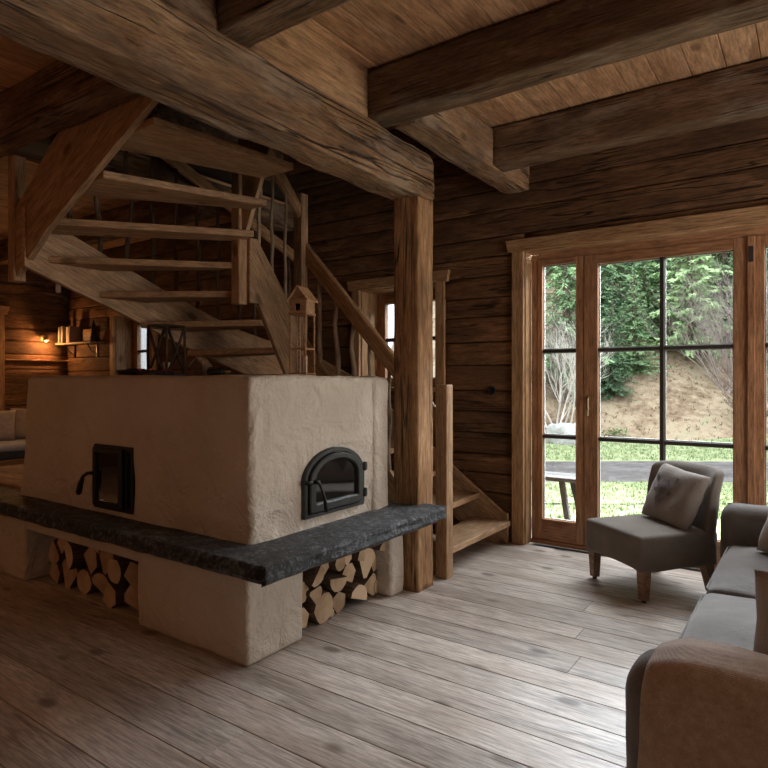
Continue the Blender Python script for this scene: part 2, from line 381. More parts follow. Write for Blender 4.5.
def frame(p0, p1, up=(0, 0, 1)):
    p0, p1 = Vector(p0), Vector(p1); x = (p1-p0).normalized(); z = Vector(up)
    if abs(x.dot(z.normalized())) > 0.99: z = Vector((0, 1, 0))
    y = z.cross(x).normalized(); z = x.cross(y)
    R_ = Matrix((x, y, z)).transposed().to_4x4()
    return Matrix.Translation((p0+p1)/2) @ R_, (p1-p0).length
_cache = {}
def board(name, p0, p1, w, h, mat, parent=None, up=(0, 0, 1), bevel=0.003):
    """straight sawn piece: local x = length p0->p1 (centre line), y = width w, z = height h"""
    Mx, L = frame(p0, p1, up)
    key = (name, round(L, 3), round(w, 3), round(h, 3), mat.name, bevel)
    if key not in _cache:
        mb = MB(); mb.box((-L/2, -w/2, -h/2), (L/2, w/2, h/2)); _cache[key] = mb.mesh(name, mat, False, min(bevel, w/3, h/3))
    return link(name, _cache[key], parent, Mx)
def bbox_board(name, lo, hi, axis, mat, parent=None, bevel=0.003):
    c = [(a+b)/2 for a, b in zip(lo, hi)]
    if axis == 'x': return board(name, (lo[0], c[1], c[2]), (hi[0], c[1], c[2]), hi[1]-lo[1], hi[2]-lo[2], mat, parent, (0, 0, 1), bevel)
    if axis == 'y': return board(name, (c[0], lo[1], c[2]), (c[0], hi[1], c[2]), hi[0]-lo[0], hi[2]-lo[2], mat, parent, (0, 0, 1), bevel)
    # up = y: local z -> world y, local y -> x
    return board(name, (c[0], c[1], lo[2]), (c[0], c[1], hi[2]), hi[0]-lo[0], hi[1]-lo[1], mat, parent, (0, 1, 0), bevel)

def hewn(name, p0, p1, w, h, mat, parent=None, up=(0, 0, 1), amp=0.012, seed=0, step=0.07, r=0.03, endround=0.0, freq=5.0, wane=0.0, crack=None, per=5):
    """hand hewn timber: rounded rectangle section lofted along local x with surface noise"""
    Mx, L = frame(p0, p1, up); n = max(6, int(L/step)); sec = []
    cor = [(w/2, h/2), (-w/2, h/2), (-w/2, -h/2), (w/2, -h/2)]
    for ci, (cx_, cy_) in enumerate(cor):
        sx, sy = math.copysign(1, cx_), math.copysign(1, cy_)
        ccx, ccy = cx_-sx*r, cy_-sy*r; a0 = {(1, 1): 0, (-1, 1): 90, (-1, -1): 180, (1, -1): 270}[(sx, sy)]
        for a in (0, 45, 90): sec.append((ccx+r*math.cos(math.radians(a0+a)), ccy+r*math.sin(math.radians(a0+a))))
        nx, ny = cor[(ci+1) % 4]; nsx, nsy = math.copysign(1, nx), math.copysign(1, ny)
        a = sec[-1]; b0 = a0+90
        b = (nx-nsx*r+r*math.cos(math.radians(b0)), ny-nsy*r+r*math.sin(math.radians(b0)))
        for q in range(1, per): sec.append((a[0]+(b[0]-a[0])*q/per, a[1]+(b[1]-a[1])*q/per))
    m_ = len(sec); vs = []; off = Vector((seed*13.7, seed*5.1, seed*2.3))
    for i in range(n+1):
        x = -L/2+L*i/n; k = 1.0
        if endround: k = 1-0.25*max(0, 1-(L/2-x)/endround)**2
        wn = wane*(noise.noise(Vector((x*0.8, seed*3.3, 0))))
        for (a, b) in sec:
            p = Vector((x, a, b)); q = Vector((x*freq*0.45, a*freq, b*freq))+off
            d = noise.noise(q)*amp+noise.noise(q*3.1)*amp*0.4
            rr = Vector((0, a, b)).normalized()
            if crack:      # a long drying crack wandering along one side face
                side, zc0, dep = crack; zc = zc0+0.035*noise.noise(Vector((x*1.1, seed, 4)))+0.012*noise.noise(Vector((x*6, seed, 8)))
                if a*side > w/2-0.012 and abs(b-zc) < 0.5*h/per: d -= dep*(0.55+0.45*noise.noise(Vector((x*2.3, seed, 1))))
            p = Vector((x, a*k, b*k))+rr*d+Vector((0, 0, wn if b < 0 else 0))
            vs.append(tuple(p))
    fs = [(i*m_+j, i*m_+(j+1) % m_, (i+1)*m_+(j+1) % m_, (i+1)*m_+j) for i in range(n) for j in range(m_)]
    fs += [tuple(range(m_))[::-1], tuple(n*m_+j for j in range(m_))]
    mb = MB(); mb.add(vs, fs)
    return link(name, mb.mesh(name, mat, True), parent, Mx)

def roundbox(lo, hi, r=0.03, step=0.05, amp=0.0, freq=3.0, crown=0.0, seed=0, fn=None):
    """box with rounded edges on a grid, optional noise and crowned top; returns MB (world or local as given)"""
    lo, hi = Vector(lo), Vector(hi); c = (lo+hi)/2; hs = (hi-lo)/2
    r = min(r, *(h*0.98 for h in hs)); mb = MB(); idx = {}
    ns = [max(3, int(2*h/step)) for h in hs]
    def coords(h, n):
        k = []
        for a in (0, 0.15, 0.4, 0.7): k.append(-h+r*a)
        m_ = max(1, n)
        for i in range(m_+1): k.append(-h+r+(2*h-2*r)*i/m_)
        for a in (0.7, 0.4, 0.15, 0): k.append(h-r*a)
        out = [k[0]]
        for v in k[1:]:
            if v-out[-1] > 1e-5: out.append(v)
        return out
    G = [coords(hs[i], ns[i]) for i in range(3)]
    off = Vector((seed*7.3, seed*3.9, seed))
    def vid(p):
        key = (round(p[0], 5), round(p[1], 5), round(p[2], 5))
        if key in idx: return idx[key]
        q = Vector(p); core = Vector([max(-hs[i]+r, min(hs[i]-r, q[i])) for i in range(3)])
        d = q-core; s = core+d.normalized()*r if d.length > 1e-6 else q
        nrm = d.normalized() if d.length > 1e-6 else Vector((0, 0, 0))
        if crown and q.z > 0:
            s.z += crown*(1-(q.x/hs.x)**2)*(1-(q.y/hs.y)**2)
        s = s+c
        if amp: s += nrm*(noise.noise(s*freq+off)*amp+noise.noise(s*freq*2.7+off)*amp*0.35)
        if fn: s = Vector(fn(s))
        mb.v.append(tuple(s)); idx[key] = len(mb.v)-1; return idx[key]
    for ax in range(3):
        a, b = [i for i in range(3) if i != ax]
        for sgn in (-1, 1):
            for i in range(len(G[a])-1):
                for j in range(len(G[b])-1):
                    q = []
                    for (ii, jj) in ((i, j), (i+1, j), (i+1, j+1), (i, j+1)):
                        p = [0, 0, 0]; p[ax] = sgn*hs[ax]; p[a] = G[a][ii]; p[b] = G[b][jj]; q.append(vid(p))
                    if len(set(q)) >= 3:
                        qq = []
                        for z in q:
                            if z not in qq: qq.append(z)
                        mb.f.append(tuple(qq)); mb.mi.append(0)
    return mb

def pillow(w, h, t, seed=0, n=18, pinch=0.06):
    """square scatter pillow standing in local xz, thickness along y, base at z=0"""
    mb = MB(); g = {}
    for s in (-1, 1):
        for i in range(n+1):
            for j in range(n+1):
                u, v = -1+2*i/n, -1+2*j/n
                e = (1-u**4)*(1-v**4); th = t/2*max(0, e)**0.55
                k = 1-pinch*(1-abs(u*v))*0.9*(abs(u)**6+abs(v)**6)/1.0
                x, z = u*w/2*k, v*h/2*k+h/2
                y = s*th*(1+0.12*noise.noise(Vector((u*2+seed, v*2, s))))+0.01*noise.noise(Vector((u*3, v*3+seed, s*2)))
                if i in (0, n) or j in (0, n):
                    y = 0; key = (i, j)
                else: key = (i, j, s)
                if key not in g: mb.v.append((x, y, z)); g[key] = len(mb.v)-1
        for i in range(n):
            for j in range(n):
                q = [g.get((a, b)) if (a in (0, n) or b in (0, n)) else g[(a, b, s)] for a, b in ((i, j), (i+1, j), (i+1, j+1), (i, j+1))]
                mb.f.append(tuple(q) if s < 0 else tuple(q[::-1])); mb.mi.append(0)
    return mb

#=====SETTING
# ---------------------------------------------------------------- floor
CEIL = 3.52; NY = 5.33                       # ceiling height, inner face of the north (window) wall
floor = struct(link('floor', None))
mb = MB(); mb.box((-10.3, -3.7, -0.12), (3.2, 5.57, -0.03)); floor_bed = build('subfloor', mb, M['joint'], floor)
y = -3.5; row = 0; rnd = random.Random(3)
while y < 5.33:
    w = rnd.choice((0.19, 0.21, 0.23, 0.25)); y1 = min(y+w, 5.5)
    if 5.5-y1 < 0.1: y1 = 5.5
    x = -10.1+rnd.uniform(-1.5, 0)
    while x < 3.0:
        L = rnd.choice((4.6, 5.6, 6.6)); x1 = min(x+L, 3.0); xa = max(x, -10.1)
        if x1-xa > 0.15:
            bbox_board('plank', (xa+0.001, y+0.003, -0.032+rnd.uniform(-0.001, 0.0)), (x1-0.001, y1-0.002, 0.0), 'x', M['floor'], floor, 0.0012)
        x = x1
    y = y1; row += 1

# ---------------------------------------------------------------- walls of hewn squared logs
DOOR = (-2.17, 1.37, 0.0, 2.67); WIN_A = (-4.04, -3.09, 1.42, 2.47); WIN_B = (-8.72, -7.75, 1.42, 2.47)
rnd = random.Random(11)
def log_wall(root, axis, fixed, a0, a1, z0, z1, openings=(), t=0.16, sign=1, zs=None, maxlen=30.0):
    """axis 'x': wall along x at y=fixed (inner face), thickness away by sign; axis 'y': wall along y at x=fixed"""
    z = z0
    while z < z1-0.02:
        h = rnd.choice((0.18, 0.2, 0.22, 0.24)); zt = min(z+h, z1)
        if z1-zt < 0.09: zt = z1
        rects = [(a0, a1, z, zt)]
        for (o0, o1, oz0, oz1) in openings:
            new = []
            for (b0, b1, c0, c1) in rects:
                if b1 <= o0 or b0 >= o1 or c1 <= oz0 or c0 >= oz1: new.append((b0, b1, c0, c1)); continue
                if b0 < o0: new.append((b0, o0, c0, c1))
                if b1 > o1: new.append((o1, b1, c0, c1))
                if c0 < oz0: new.append((max(b0, o0), min(b1, o1), c0, oz0))
                if c1 > oz1: new.append((max(b0, o0), min(b1, o1), oz1, c1))
            rects = new
        for (b0, b1, c0, c1) in rects:
            if b1-b0 < 0.02 or c1-c0 < 0.015: continue
            cuts = [b0]
            while b1-cuts[-1] > maxlen+1.5: cuts.append(cuts[-1]+maxlen*rnd.uniform(0.75, 1.0))
            cuts.append(b1)
            for q in range(len(cuts)-1):
                d0 = rnd.uniform(-0.008, 0.006)
                e0, e1 = cuts[q]+0.001, cuts[q+1]-0.001; zc = (c0+c1)/2
                if axis == 'x':
                    yc = fixed+sign*(t/2)+d0; p0, p1 = (e0, yc, zc), (e1, yc, zc)
                else:
                    xc = fixed+sign*(t/2)+d0; p0, p1 = (xc, e0, zc), (xc, e1, zc)
                hewn('log', p0, p1, t, max(0.012, c1-c0-0.006), M['log'], root, amp=0.0045, seed=rnd.random()*90, step=0.22, r=min(0.012, (c1-c0)/4), freq=4)
        z = zt
wall_north = struct(link('wall_north', None, None, Matrix.Translation((0, NY, 0))))
mb = MB()
def backing(lo, hi): mb.box(lo, hi)
# dark backing behind the log joints, cut around the openings
xs = [(-10.25, WIN_B[0]), (WIN_B[1], WIN_A[0]), (WIN_A[1], DOOR[0]), (DOOR[1], 3.2)]
for a, b in xs: backing((a, 5.40, 0), (b, 5.47, 4.7))
for o in (WIN_A, WIN_B):
    backing((o[0], 5.40, 0), (o[1], 5.47, o[2])); backing((o[0], 5.40, o[3]), (o[1], 5.47, 4.7))
backing((DOOR[0], 5.40, DOOR[3]), (DOOR[1], 5.47, 4.7))
build('wall_backing', mb, M['joint'], wall_north)
log_wall(wall_north, 'x', NY, -10.1, 3.0, 0.0, 4.4, (DOOR, WIN_A, WIN_B))
wall_west = struct(link('wall_west', None, None, Matrix.Translation((-10.1, 0, 0))))
log_wall(wall_west, 'y', -10.1, -3.5, 5.33, 0.0, CEIL, (), sign=-1)
mb = MB(); mb.box((-10.35, -3.6, -0.12), (-10.18, 5.5, 3.7)); build('wall_backing', mb, M['joint'], wall_west)
wall_east = struct(link('wall_east', None, None, Matrix.Translation((3.0, 0, 0))))
log_wall(wall_east, 'y', 3.0, -3.5, 5.33, 0.0, CEIL, (), sign=1)
wall_south = struct(link('wall_south', None, None, Matrix.Translation((0, -3.5, 0))))
log_wall(wall_south, 'x', -3.5, -10.1, 3.0, 0.0, CEIL, (), sign=-1)

# ---------------------------------------------------------------- ceiling: boards along y, open over the stair
HOLE = (-4.95, -2.55, 2.25, 5.33)
ceiling = struct(link('ceiling', None, None, Matrix.Translation((0, 0, CEIL))))
mb = MB()
mb.box((-10.2, -3.6, 3.56), (HOLE[0], 5.5, 3.7)); mb.box((HOLE[1], -3.6, 3.56), (3.1, 5.5, 3.7)); mb.box((HOLE[0], -3.6, 3.56), (HOLE[1], HOLE[2], 3.7))
build('upper_subfloor', mb, M['joint'], ceiling)
x = -10.1; rnd = random.Random(5)
while x < 3.0:
    w = rnd.choice((0.19, 0.2, 0.21, 0.22)); x1 = min(x+w, 3.0)
    top = HOLE[2] if (x1 > HOLE[0] and x < HOLE[1]) else 5.33
    cuts = [-3.5, 0.9, top] if x > -6 else [-3.5, top]
    for a, b in zip(cuts, cuts[1:]):
        bbox_board('plank', (x+0.0015, a+0.001, CEIL), (x1-0.0015, b-0.001, CEIL+0.03+rnd.uniform(0, 0.002)), 'y', M['ceil'], ceiling, 0.004)
    x = x1
# upper storey shell seen as darkness above the stair
up = struct(link('wall_upper', None, None, Matrix.Translation((0, 0, 3.7))))
mb = MB(); mb.box((-5.3, 2.0, 3.7), (-5.2, 5.5, 5.4)); mb.box((-2.3, 2.0, 3.7), (-2.2, 5.5, 5.4)); mb.box((-5.3, 1.9, 3.7), (-2.2, 2.0, 5.4)); mb.box((-5.3, 1.9, 5.4), (-2.2, 5.6, 5.5)); mb.box((-5.3, 5.5, 4.4), (-2.2, 5.6, 5.4))
build('upper_wall_panel', mb, M['darkbeam'], up)

# ---------------------------------------------------------------- beams and posts
def beam_thing(name, label, p0, p1, w, h, mat, group=None, **kw):
    o = hewn(name, p0, p1, w, h, mat, None, **kw); return tag(o, label, 'beam', group)
beam_thing('main_beam', 'massive cracked hand-hewn beam running over the fireplace to the post', (-2.40, -1.6, 2.965), (-2.40, 3.93, 2.965), 0.25, 0.33, M['beam'], amp=0.016, seed=3, r=0.016, step=0.025, endround=0.12, freq=7, wane=0.035, crack=(-1, 0.07, 0.022), per=16)
beam_thing('packing_beam', 'low brown packing beam lying on the main beam between two ceiling beams', (-2.47, 2.2, 3.33), (-2.47, 3.2, 3.33), 0.2, 0.38, M['casing'], amp=0.004, seed=6, r=0.01)
beam_thing('packing_beam', 'dark packing beam lying on the main beam towards the viewer', (-2.47, -1.6, 3.33), (-2.47, 1.98, 3.33), 0.2, 0.38, M['darkbeam'], amp=0.006, seed=7, r=0.01)
beam_thing('upper_beam', 'pale beam lying above the main beam and running on to the log wall', (-2.215, 3.43, 3.345), (-2.215, 5.36, 3.345), 0.23, 0.31, M['beam'], amp=0.009, seed=9, r=0.014, endround=0.2, per=9)
beam_thing('ceiling_beam', 'ceiling beam crossing over the end of the main beam, middle of three', (-2.45, 3.31, 3.35), (2.98, 3.31, 3.35), 0.21, 0.31, M['darkbeam'], amp=0.009, seed=14, r=0.012, step=0.05, per=12, crack=(1, 0.02, 0.02))
beam_thing('ceiling_beam', 'ceiling beam nearest the log wall above the glazed door', (-2.12, 4.61, 3.36), (2.98, 4.61, 3.36), 0.2, 0.30, M['darkbeam'], amp=0.009, seed=22, r=0.012, step=0.05, per=12, crack=(1, 0.02, 0.02))
beam_thing('ceiling_beam', 'ceiling beam nearest the viewer, split by a long crack, crossing the main beam', (-7.4, 2.09, 3.355), (2.98, 2.09, 3.355), 0.2, 0.31, M['darkbeam'], amp=0.009, seed=31, r=0.012, step=0.05, per=12, crack=(1, 0.02, 0.02))
beam_thing('ceiling_beam', 'dark ceiling beam over the snug behind the stair', (-9.9, 4.2, 3.36), (-5.1, 4.2, 3.36), 0.2, 0.3, M['darkbeam'], amp=0.009, seed=34, r=0.014)
beam_thing('ceiling_beam', 'dark trimmer beam along the left side of the stair opening', (-5.08, 2.2, 3.38), (-5.08, 5.3, 3.38), 0.18, 0.28, M['darkbeam'], amp=0.01, seed=37)
post = hewn('timber_post', (-2.395, 3.795, 0.0), (-2.395, 3.795, 2.83), 0.21, 0.21, M['post'], None, up=(0, 1, 0), amp=0.004, seed=5, r=0.010, freq=5, per=10, step=0.04, crack=(-1, -0.045, 0.018))
tag(post, 'square hewn timber post with a long drying crack under the main beam end', 'post')

# ---------------------------------------------------------------- windows and glazed door in the north wall
def member(name, lo, hi, mat, parent, bevel=0.003):
    d = [hi[i]-lo[i] for i in range(3)]; ax = 'xyz'[d.index(max(d))]
    return bbox_board(name, lo, hi, ax, mat, parent, bevel)
def casing(parent, x0, x1, z0, z1, jy=5.47, w=0.10, head=0.12, ov=0.06, sill=False, floorline=False):
    cy0, cy1 = 5.295, 5.335
    member('casing', (x0-w, cy0, z0 if floorline else z0-0.02), (x0, cy1, z1), M['casing'], parent)
    member('casing', (x1, cy0, z0 if floorline else z0-0.02), (x1+w, cy1, z1), M['casing'], parent)
    mb = MB(); a, b = x0-w-ov, x1+w+ov
    mb.prism([(a+0.025, z1), (b-0.025, z1), (b, z1+head), (a, z1+head)], 'y', cy0-0.012, cy1)
    centred('head_casing', mb, M['casing'], parent, bevel=0.004)
    # jamb linings
    member('jamb', (x0-0.012, cy1, z0), (x0+0.012, jy, z1), M['casing'], parent)
    member('jamb', (x1-0.012, cy1, z0), (x1+0.012, jy, z1), M['casing'], parent)
    member('jamb', (x0-0.012, cy1, z1-0.012), (x1+0.012, jy, z1+0.012), M['casing'], parent)
    if sill:
        member('sill', (x0-0.04, 5.25, z0-0.035), (x1+0.04, jy, z0), M['casing'], parent)
FY0, FY1 = 5.47, 5.56
def glazed(parent, x0, x1, z0, z1, stile, bot, top, nx, zm, mat=M['larch'], y0=5.465, y1=5.535, st2=None):
    dy = y0-5.465
    """a framed glazed leaf: stiles, rails, muntins and one pane per light"""
    st2 = st2 or stile
    member('stile', (x0, y0, z0), (x0+stile, y1, z1), mat, parent); member('stile', (x1-st2, y0, z0), (x1, y1, z1), mat, parent)
    member('rail', (x0+stile, y0, z0), (x1-st2, y1, z0+bot), mat, parent); member('rail', (x0+stile, y0, z1-top), (x1-st2, y1, z1), mat, parent)
    gx0, gx1, gz0, gz1 = x0+stile, x1-st2, z0+bot, z1-top
    xs_ = [gx0+(gx1-gx0)*i/nx for i in range(nx+1)]; zs_ = [gz0]+list(zm)+[gz1]
    for xm in xs_[1:-1]: member('muntin', (xm-0.016, y0+0.008, gz0), (xm+0.016, y1-0.008, gz1), M['frame_dark'], parent)
    for zz in zm: member('muntin', (gx0, y0+0.01, zz-0.014), (gx1, y1-0.01, zz+0.014), M['frame_dark'], parent)
    for i in range(nx):
        for j in range(len(zs_)-1):
            a, b = xs_[i]+(0.016 if i else 0), xs_[i+1]-(0.016 if i < nx-1 else 0)
            c, d = zs_[j]+(0.014 if j else 0), zs_[j+1]-(0.014 if j < len(zs_)-2 else 0)
            mb = MB(); g = 0.008
            yb, yc = 5.512+dy, 5.522+dy
            mb.box((a, yb, c), (a+g, yc, d)); mb.box((b-g, yb, c), (b, yc, d)); mb.box((a+g, yb, c), (b-g, yc, c+g)); mb.box((a+g, yb, d-g), (b-g, yc, d))
            build('glazing_bead', mb, M['seal'], parent)
            mb = MB(); mb.box((a+0.002, 5.500+dy, c+0.002), (b-0.002, 5.506+dy, d-0.002)); build('pane', mb, M['glass'], parent)
ZM = (0.985, 1.765)
door = struct(link('door_1', None, None, Matrix.Translation((-0.4, NY, 0))))
casing(door, DOOR[0], DOOR[1], 0.0, DOOR[3], w=0.11, head=0.11, floorline=True)
outer = MB()
member('frame', (-2.158, FY0, 0.0), (-2.10, FY1, 2.655), M['larch'], door); member('frame', (1.30, FY0, 0.0), (1.358, FY1, 2.655), M['larch'], door)
member('frame', (-2.10, FY0, 2.60), (1.30, FY1, 2.675), M['larch'], door)
member('threshold', (-2.158, 5.44, 0.0), (1.358, FY1, 0.035), M['larch'], door)
member('frame', (-1.735, FY0, 0.035), (-1.675, FY1, 2.60), M['larch'], door); member('frame', (0.88, FY0, 0.035), (0.94, FY1, 2.60), M['larch'], door)
glazed(door, -2.10, -1.735, 0.035, 2.60, 0.045, 0.19, 0.05, 1, ZM, st2=0.012)
glazed(door, 0.94, 1.30, 0.035, 2.60, 0.012, 0.19, 0.05, 1, ZM, st2=0.045)
leaf_a = link('door_leaf', None, door, Matrix.Translation((-1.675, 5.5, 0.04)))
leaf_b = link('door_leaf', None, door, Matrix.Translation((0.88, 5.5, 0.04)))
glazed(leaf_a, -1.672, -0.402, 0.04, 2.598, 0.118, 0.19, 0.085, 2, ZM)
glazed(leaf_b, -0.398, 0.878, 0.04, 2.598, 0.085, 0.19, 0.085, 2, ZM, st2=0.118)
member('astragal', (-0.425, 5.445, 0.04), (-0.375, 5.466, 2.598), M['larch'], leaf_a)
mb = MB()
mb.box((-1.634, 5.452, 1.24), (-1.616, 5.466, 1.36)); mb.tube([(-1.625, 5.455, 1.34), (-1.625, 5.415, 1.34), (-1.625, 5.41, 1.33), (-1.625, 5.41, 1.19)], 0.008, 8)
build('handle', mb, M['brass'], leaf_a, smooth=False)
mb = MB(); mb.box((-0.415, 5.440, 2.40), (-0.385, 5.452, 2.52)); build('hinge', mb, M['iron'], leaf_a)

DY = 0.15
for k, (o, nm) in enumerate(((WIN_A, 'window_1'), (WIN_B, 'window_2'))):
    wn = struct(link(nm, None, None, Matrix.Translation(((o[0]+o[1])/2, NY, o[2]))))
    casing(wn, o[0], o[1], o[2], o[3], w=0.10, head=0.11, sill=True, jy=5.63)
    m0, m1 = o[0]+0.012, o[1]-0.012
    member('frame', (m0, FY0+DY, o[2]), (m0+0.06, FY1+DY, o[3]-0.012), M['larch'], wn); member('frame', (m1-0.06, FY0+DY, o[2]), (m1, FY1+DY, o[3]-0.012), M['larch'], wn)
    member('frame', (m0+0.06, FY0+DY, o[3]-0.072), (m1-0.06, FY1+DY, o[3]-0.012), M['larch'], wn); member('frame', (m0+0.06, FY0+DY, o[2]), (m1-0.06, FY1+DY, o[2]+0.05), M['larch'], wn)
    mid = (m0+m1)/2
    for (a, b) in ((m0+0.06, mid-0.001), (mid+0.001, m1-0.06)):
        lf = link('casement', None, wn, Matrix.Translation((a, 5.5+DY, o[2])))
        glazed(lf, a, b, o[2]+0.05, o[3]-0.072, 0.05, 0.05, 0.05, 1, ((o[2]+o[3])/2,), y0=5.465+DY, y1=5.535+DY)
# a cased opening at the far left of the snug wall
wn = struct(link('window_3', None, None, Matrix.Translation((-10.1, 3.8, 1.4))))
bbox_board('casing', (-10.1, 4.24, 1.0), (-10.06, 4.35, 2.50), 'z', M['casing'], wn); bbox_board('casing', (-10.1, 3.1, 1.0), (-10.06, 3.21, 2.50), 'z', M['casing'], wn)
mb = MB(); mb.prism([(3.08, 2.5), (4.38, 2.5), (4.42, 2.62), (3.04, 2.62)], 'x', -10.1, -10.045); centred('head_casing', mb, M['casing'], wn, bevel=0.004, rot=Matrix.Rotation(P90, 3, 'Z'))
bbox_board('shutter_board', (-10.1, 3.21, 1.0), (-10.075, 3.72, 2.5), 'z', M['larch'], wn); bbox_board('shutter_board', (-10.1, 3.725, 1.0), (-10.075, 4.24, 2.5), 'z', M['larch'], wn)

#=====THINGS
# ---------------------------------------------------------------- masonry fireplace
fp = thing('fireplace', 'large cream plastered masonry stove with two iron doors and a slate bench', 'fireplace', (-3.7, 2.9, 0))
def taper(s):
    # the left end leans in towards the top; faces stay a little uneven
    k = (s.z-0.55)/0.97
    s.x += 0.13*k*max(0, min(1, (-2.6-s.x)/2.4))
    return s
mb = roundbox((-5.02, 2.275, 0.56), (-2.455, 3.50, 1.525), r=0.035, step=0.04, amp=0.013, freq=4.2, seed=2, fn=taper)
build('body', mb, M['plaster'], fp, smooth=True)
mb = roundbox((-2.62, 3.36, 0.56), (-2.435, 3.60, 1.515), r=0.05, step=0.04, amp=0.008, freq=3, seed=4, fn=lambda s: Vector((s.x-(s.y-3.40)*0.16, s.y, s.z)))
build('corner_pier', mb, M['plaster'], fp, smooth=True)
for lo, hi, sd in (((-3.39, 2.215, 0), (-2.415, 2.645, 0.54), 1), ((-5.75, 2.215, 0), (-4.80, 3.3, 0.54), 5), ((-2.53, 3.50, 0), (-2.39, 3.665, 0.54), 7), ((-4.82, 2.86, 0), (-3.15, 3.5, 0.54), 8)):
    build('plinth', roundbox(lo, hi, r=0.025, step=0.05, amp=0.008, freq=3, seed=sd), M['plaster'], fp, smooth=True)
build('lintel', roundbox((-4.86, 2.225, 0.385), (-3.3, 2.6, 0.54), r=0.018, step=0.06, amp=0.004, seed=9), M['plaster'], fp, smooth=True)
build('lintel', roundbox((-2.9, 2.6, 0.40), (-2.43, 3.52, 0.54), r=0.018, step=0.06, amp=0.004, seed=10), M['plaster'], fp, smooth=True)
mb = MB(); mb.box((-4.8, 2.8, 0.0), (-3.2, 2.88, 0.5)); mb.box((-3.22, 2.66, 0.0), (-3.16, 3.6, 0.5)); mb.box((-3.2, 3.52, 0), (-2.66, 3.6, 0.5)); build('niche_lining', mb, M['matt_black'], fp)  # near-black sheets lining the firewood niches
# slate bench: two mitred slabs with split edges
def rough_slab(poly, z0, z1, seed, rough=(1, 1, 1, 1, 1, 1)):
    rnd_ = random.Random(seed); P_ = []; Nn = []
    n = len(poly)
    for i in range(n):
        a, b = Vector(poly[i]).to_3d(), Vector(poly[(i+1) % n]).to_3d(); L_ = (b-a).length; m_ = max(1, int(L_/0.03)) if rough[i] else 1
        nr = Vector(((b-a).y, -(b-a).x, 0)).normalized()
        for q in range(m_):
            p = a.lerp(b, q/m_); P_.append(p); Nn.append(nr if rough[i] else Vector((0, 0, 0)))
    levels = [(z0, -.030, .5), (z0+.012, -.010, 1), (z0+.032, .004, 1.2), (z0+.055, -.004, 1.2), (z1-.016, -.002, 1), (z1-.003, -.010, .8), (z1, -.018, .5)]
    mb = MB(); N_ = len(P_)
    for li, (z_, ofs, k) in enumerate(levels):
        for i, p in enumerate(P_):
            d = ofs+0.016*noise.noise(Vector((p.x*4, p.y*4, seed)))*1.0+k*0.010*noise.noise(Vector((p.x*17, p.y*17, z_*60+seed)))
            v = p+Nn[i]*(d if Nn[i].length else 0); zz = z_+(0.006*noise.noise(Vector((p.x*9, p.y*9, 3+li))) if li < 5 else 0)
            mb.v.append((v.x, v.y, zz))
    for l in range(len(levels)-1):
        for i in range(N_): mb.f.append((l*N_+i, l*N_+(i+1) % N_, (l+1)*N_+(i+1) % N_, (l+1)*N_+i)); mb.mi.append(0)
    mb.f.append(tuple(range(N_))[::-1]); mb.mi.append(0); mb.f.append(tuple((len(levels)-1)*N_+i for i in range(N_))); mb.mi.append(0)
    return mb
mb = rough_slab([(-5.8, 2.035), (-2.098, 2.035), (-2.50, 2.437), (-2.50, 2.45), (-5.8, 2.45)], 0.525, 0.622, 3, (1, 0, 0, 0, 0))
build('slate_slab', mb, M['slate'], fp, smooth=False)
mb = rough_slab([(-2.095, 2.038), (-2.095, 3.60), (-2.12, 3.78), (-2.285, 3.785), (-2.285, 3.675), (-2.497, 3.675), (-2.497, 2.44)], 0.525, 0.620, 6, (1, 1, 1, 0, 0, 0, 0))
build('slate_slab', mb, M['slate'], fp, smooth=False)
# plaster bench left of the stove, with a pale ledge on it
# stove door, arched, on the right (east) face: plane x = -2.455
def arch(y0, y1, z0, zs, zt, n=14):
    """arched outline in (y,z)"""
    yc, ry, rz = (y0+y1)/2, (y1-y0)/2, zt-zs
    return [(y0, z0), (y1, z0)]+[(yc+ry*math.cos(math.pi*i/n), zs+rz*math.sin(math.pi*i/n)) for i in range(n+1)]
def ring(mb, outer, inner, axis, a, b):
    n = len(outer)
    def P(p, d): return (d, p[0], p[1]) if axis == 'x' else (p[0], d, p[1])
    vs = [P(p, a) for p in outer]+[P(p, a) for p in inner]+[P(p, b) for p in outer]+[P(p, b) for p in inner]
    fs = []
    for i in range(n):
        j = (i+1) % n
        fs += [(2*n+i, 2*n+j, 3*n+j, 3*n+i), (i, n+i, n+j, j), (i, j, 2*n+j, 2*n+i), (n+i, 3*n+i, 3*n+j, n+j)]
    mb.add(vs, fs)
X = -2.455
fr = MB(); o1 = arch(2.665, 3.245, 0.685, 0.90, 1.085); i1 = arch(2.695, 3.215, 0.71, 0.90, 1.058); ring(fr, o1, i1, 'x', X-0.02, X+0.028)
fr_o = build('stove_door_frame', fr, M['iron'], fp, Mx=Matrix.Translation((X, 2.95, 0.88)), bevel=0.004)
dr = MB(); i2 = arch(2.75, 3.16, 0.765, 0.905, 1.018); o2 = arch(2.70, 3.21, 0.715, 0.90, 1.053); ring(dr, o2, i2, 'x', X, X+0.045)
dr_o = build('stove_door', dr, M['iron'], fp, Mx=Matrix.Translation((X, 2.95, 0.88)), bevel=0.006)
g = MB(); g.prism(arch(2.735, 3.175, 0.75, 0.903, 1.03), 'x', X+0.012, X+0.022); build('stove_glass', g, M['stoveglass'], dr_o)
hd = MB(); hd.tube([(X+0.04, 2.735, 0.90), (X+0.075, 2.735, 0.90)], 0.012, 8); hd.tube([(X+0.07, 2.71, 0.915), (X+0.075, 2.735, 0.90), (X+0.078, 2.755, 0.86), (X+0.085, 2.775, 0.80), (X+0.085, 2.79, 0.735), (X+0.083, 2.793, 0.72)], [0.007, 0.009, 0.008, 0.010, 0.013, 0.010], 8)
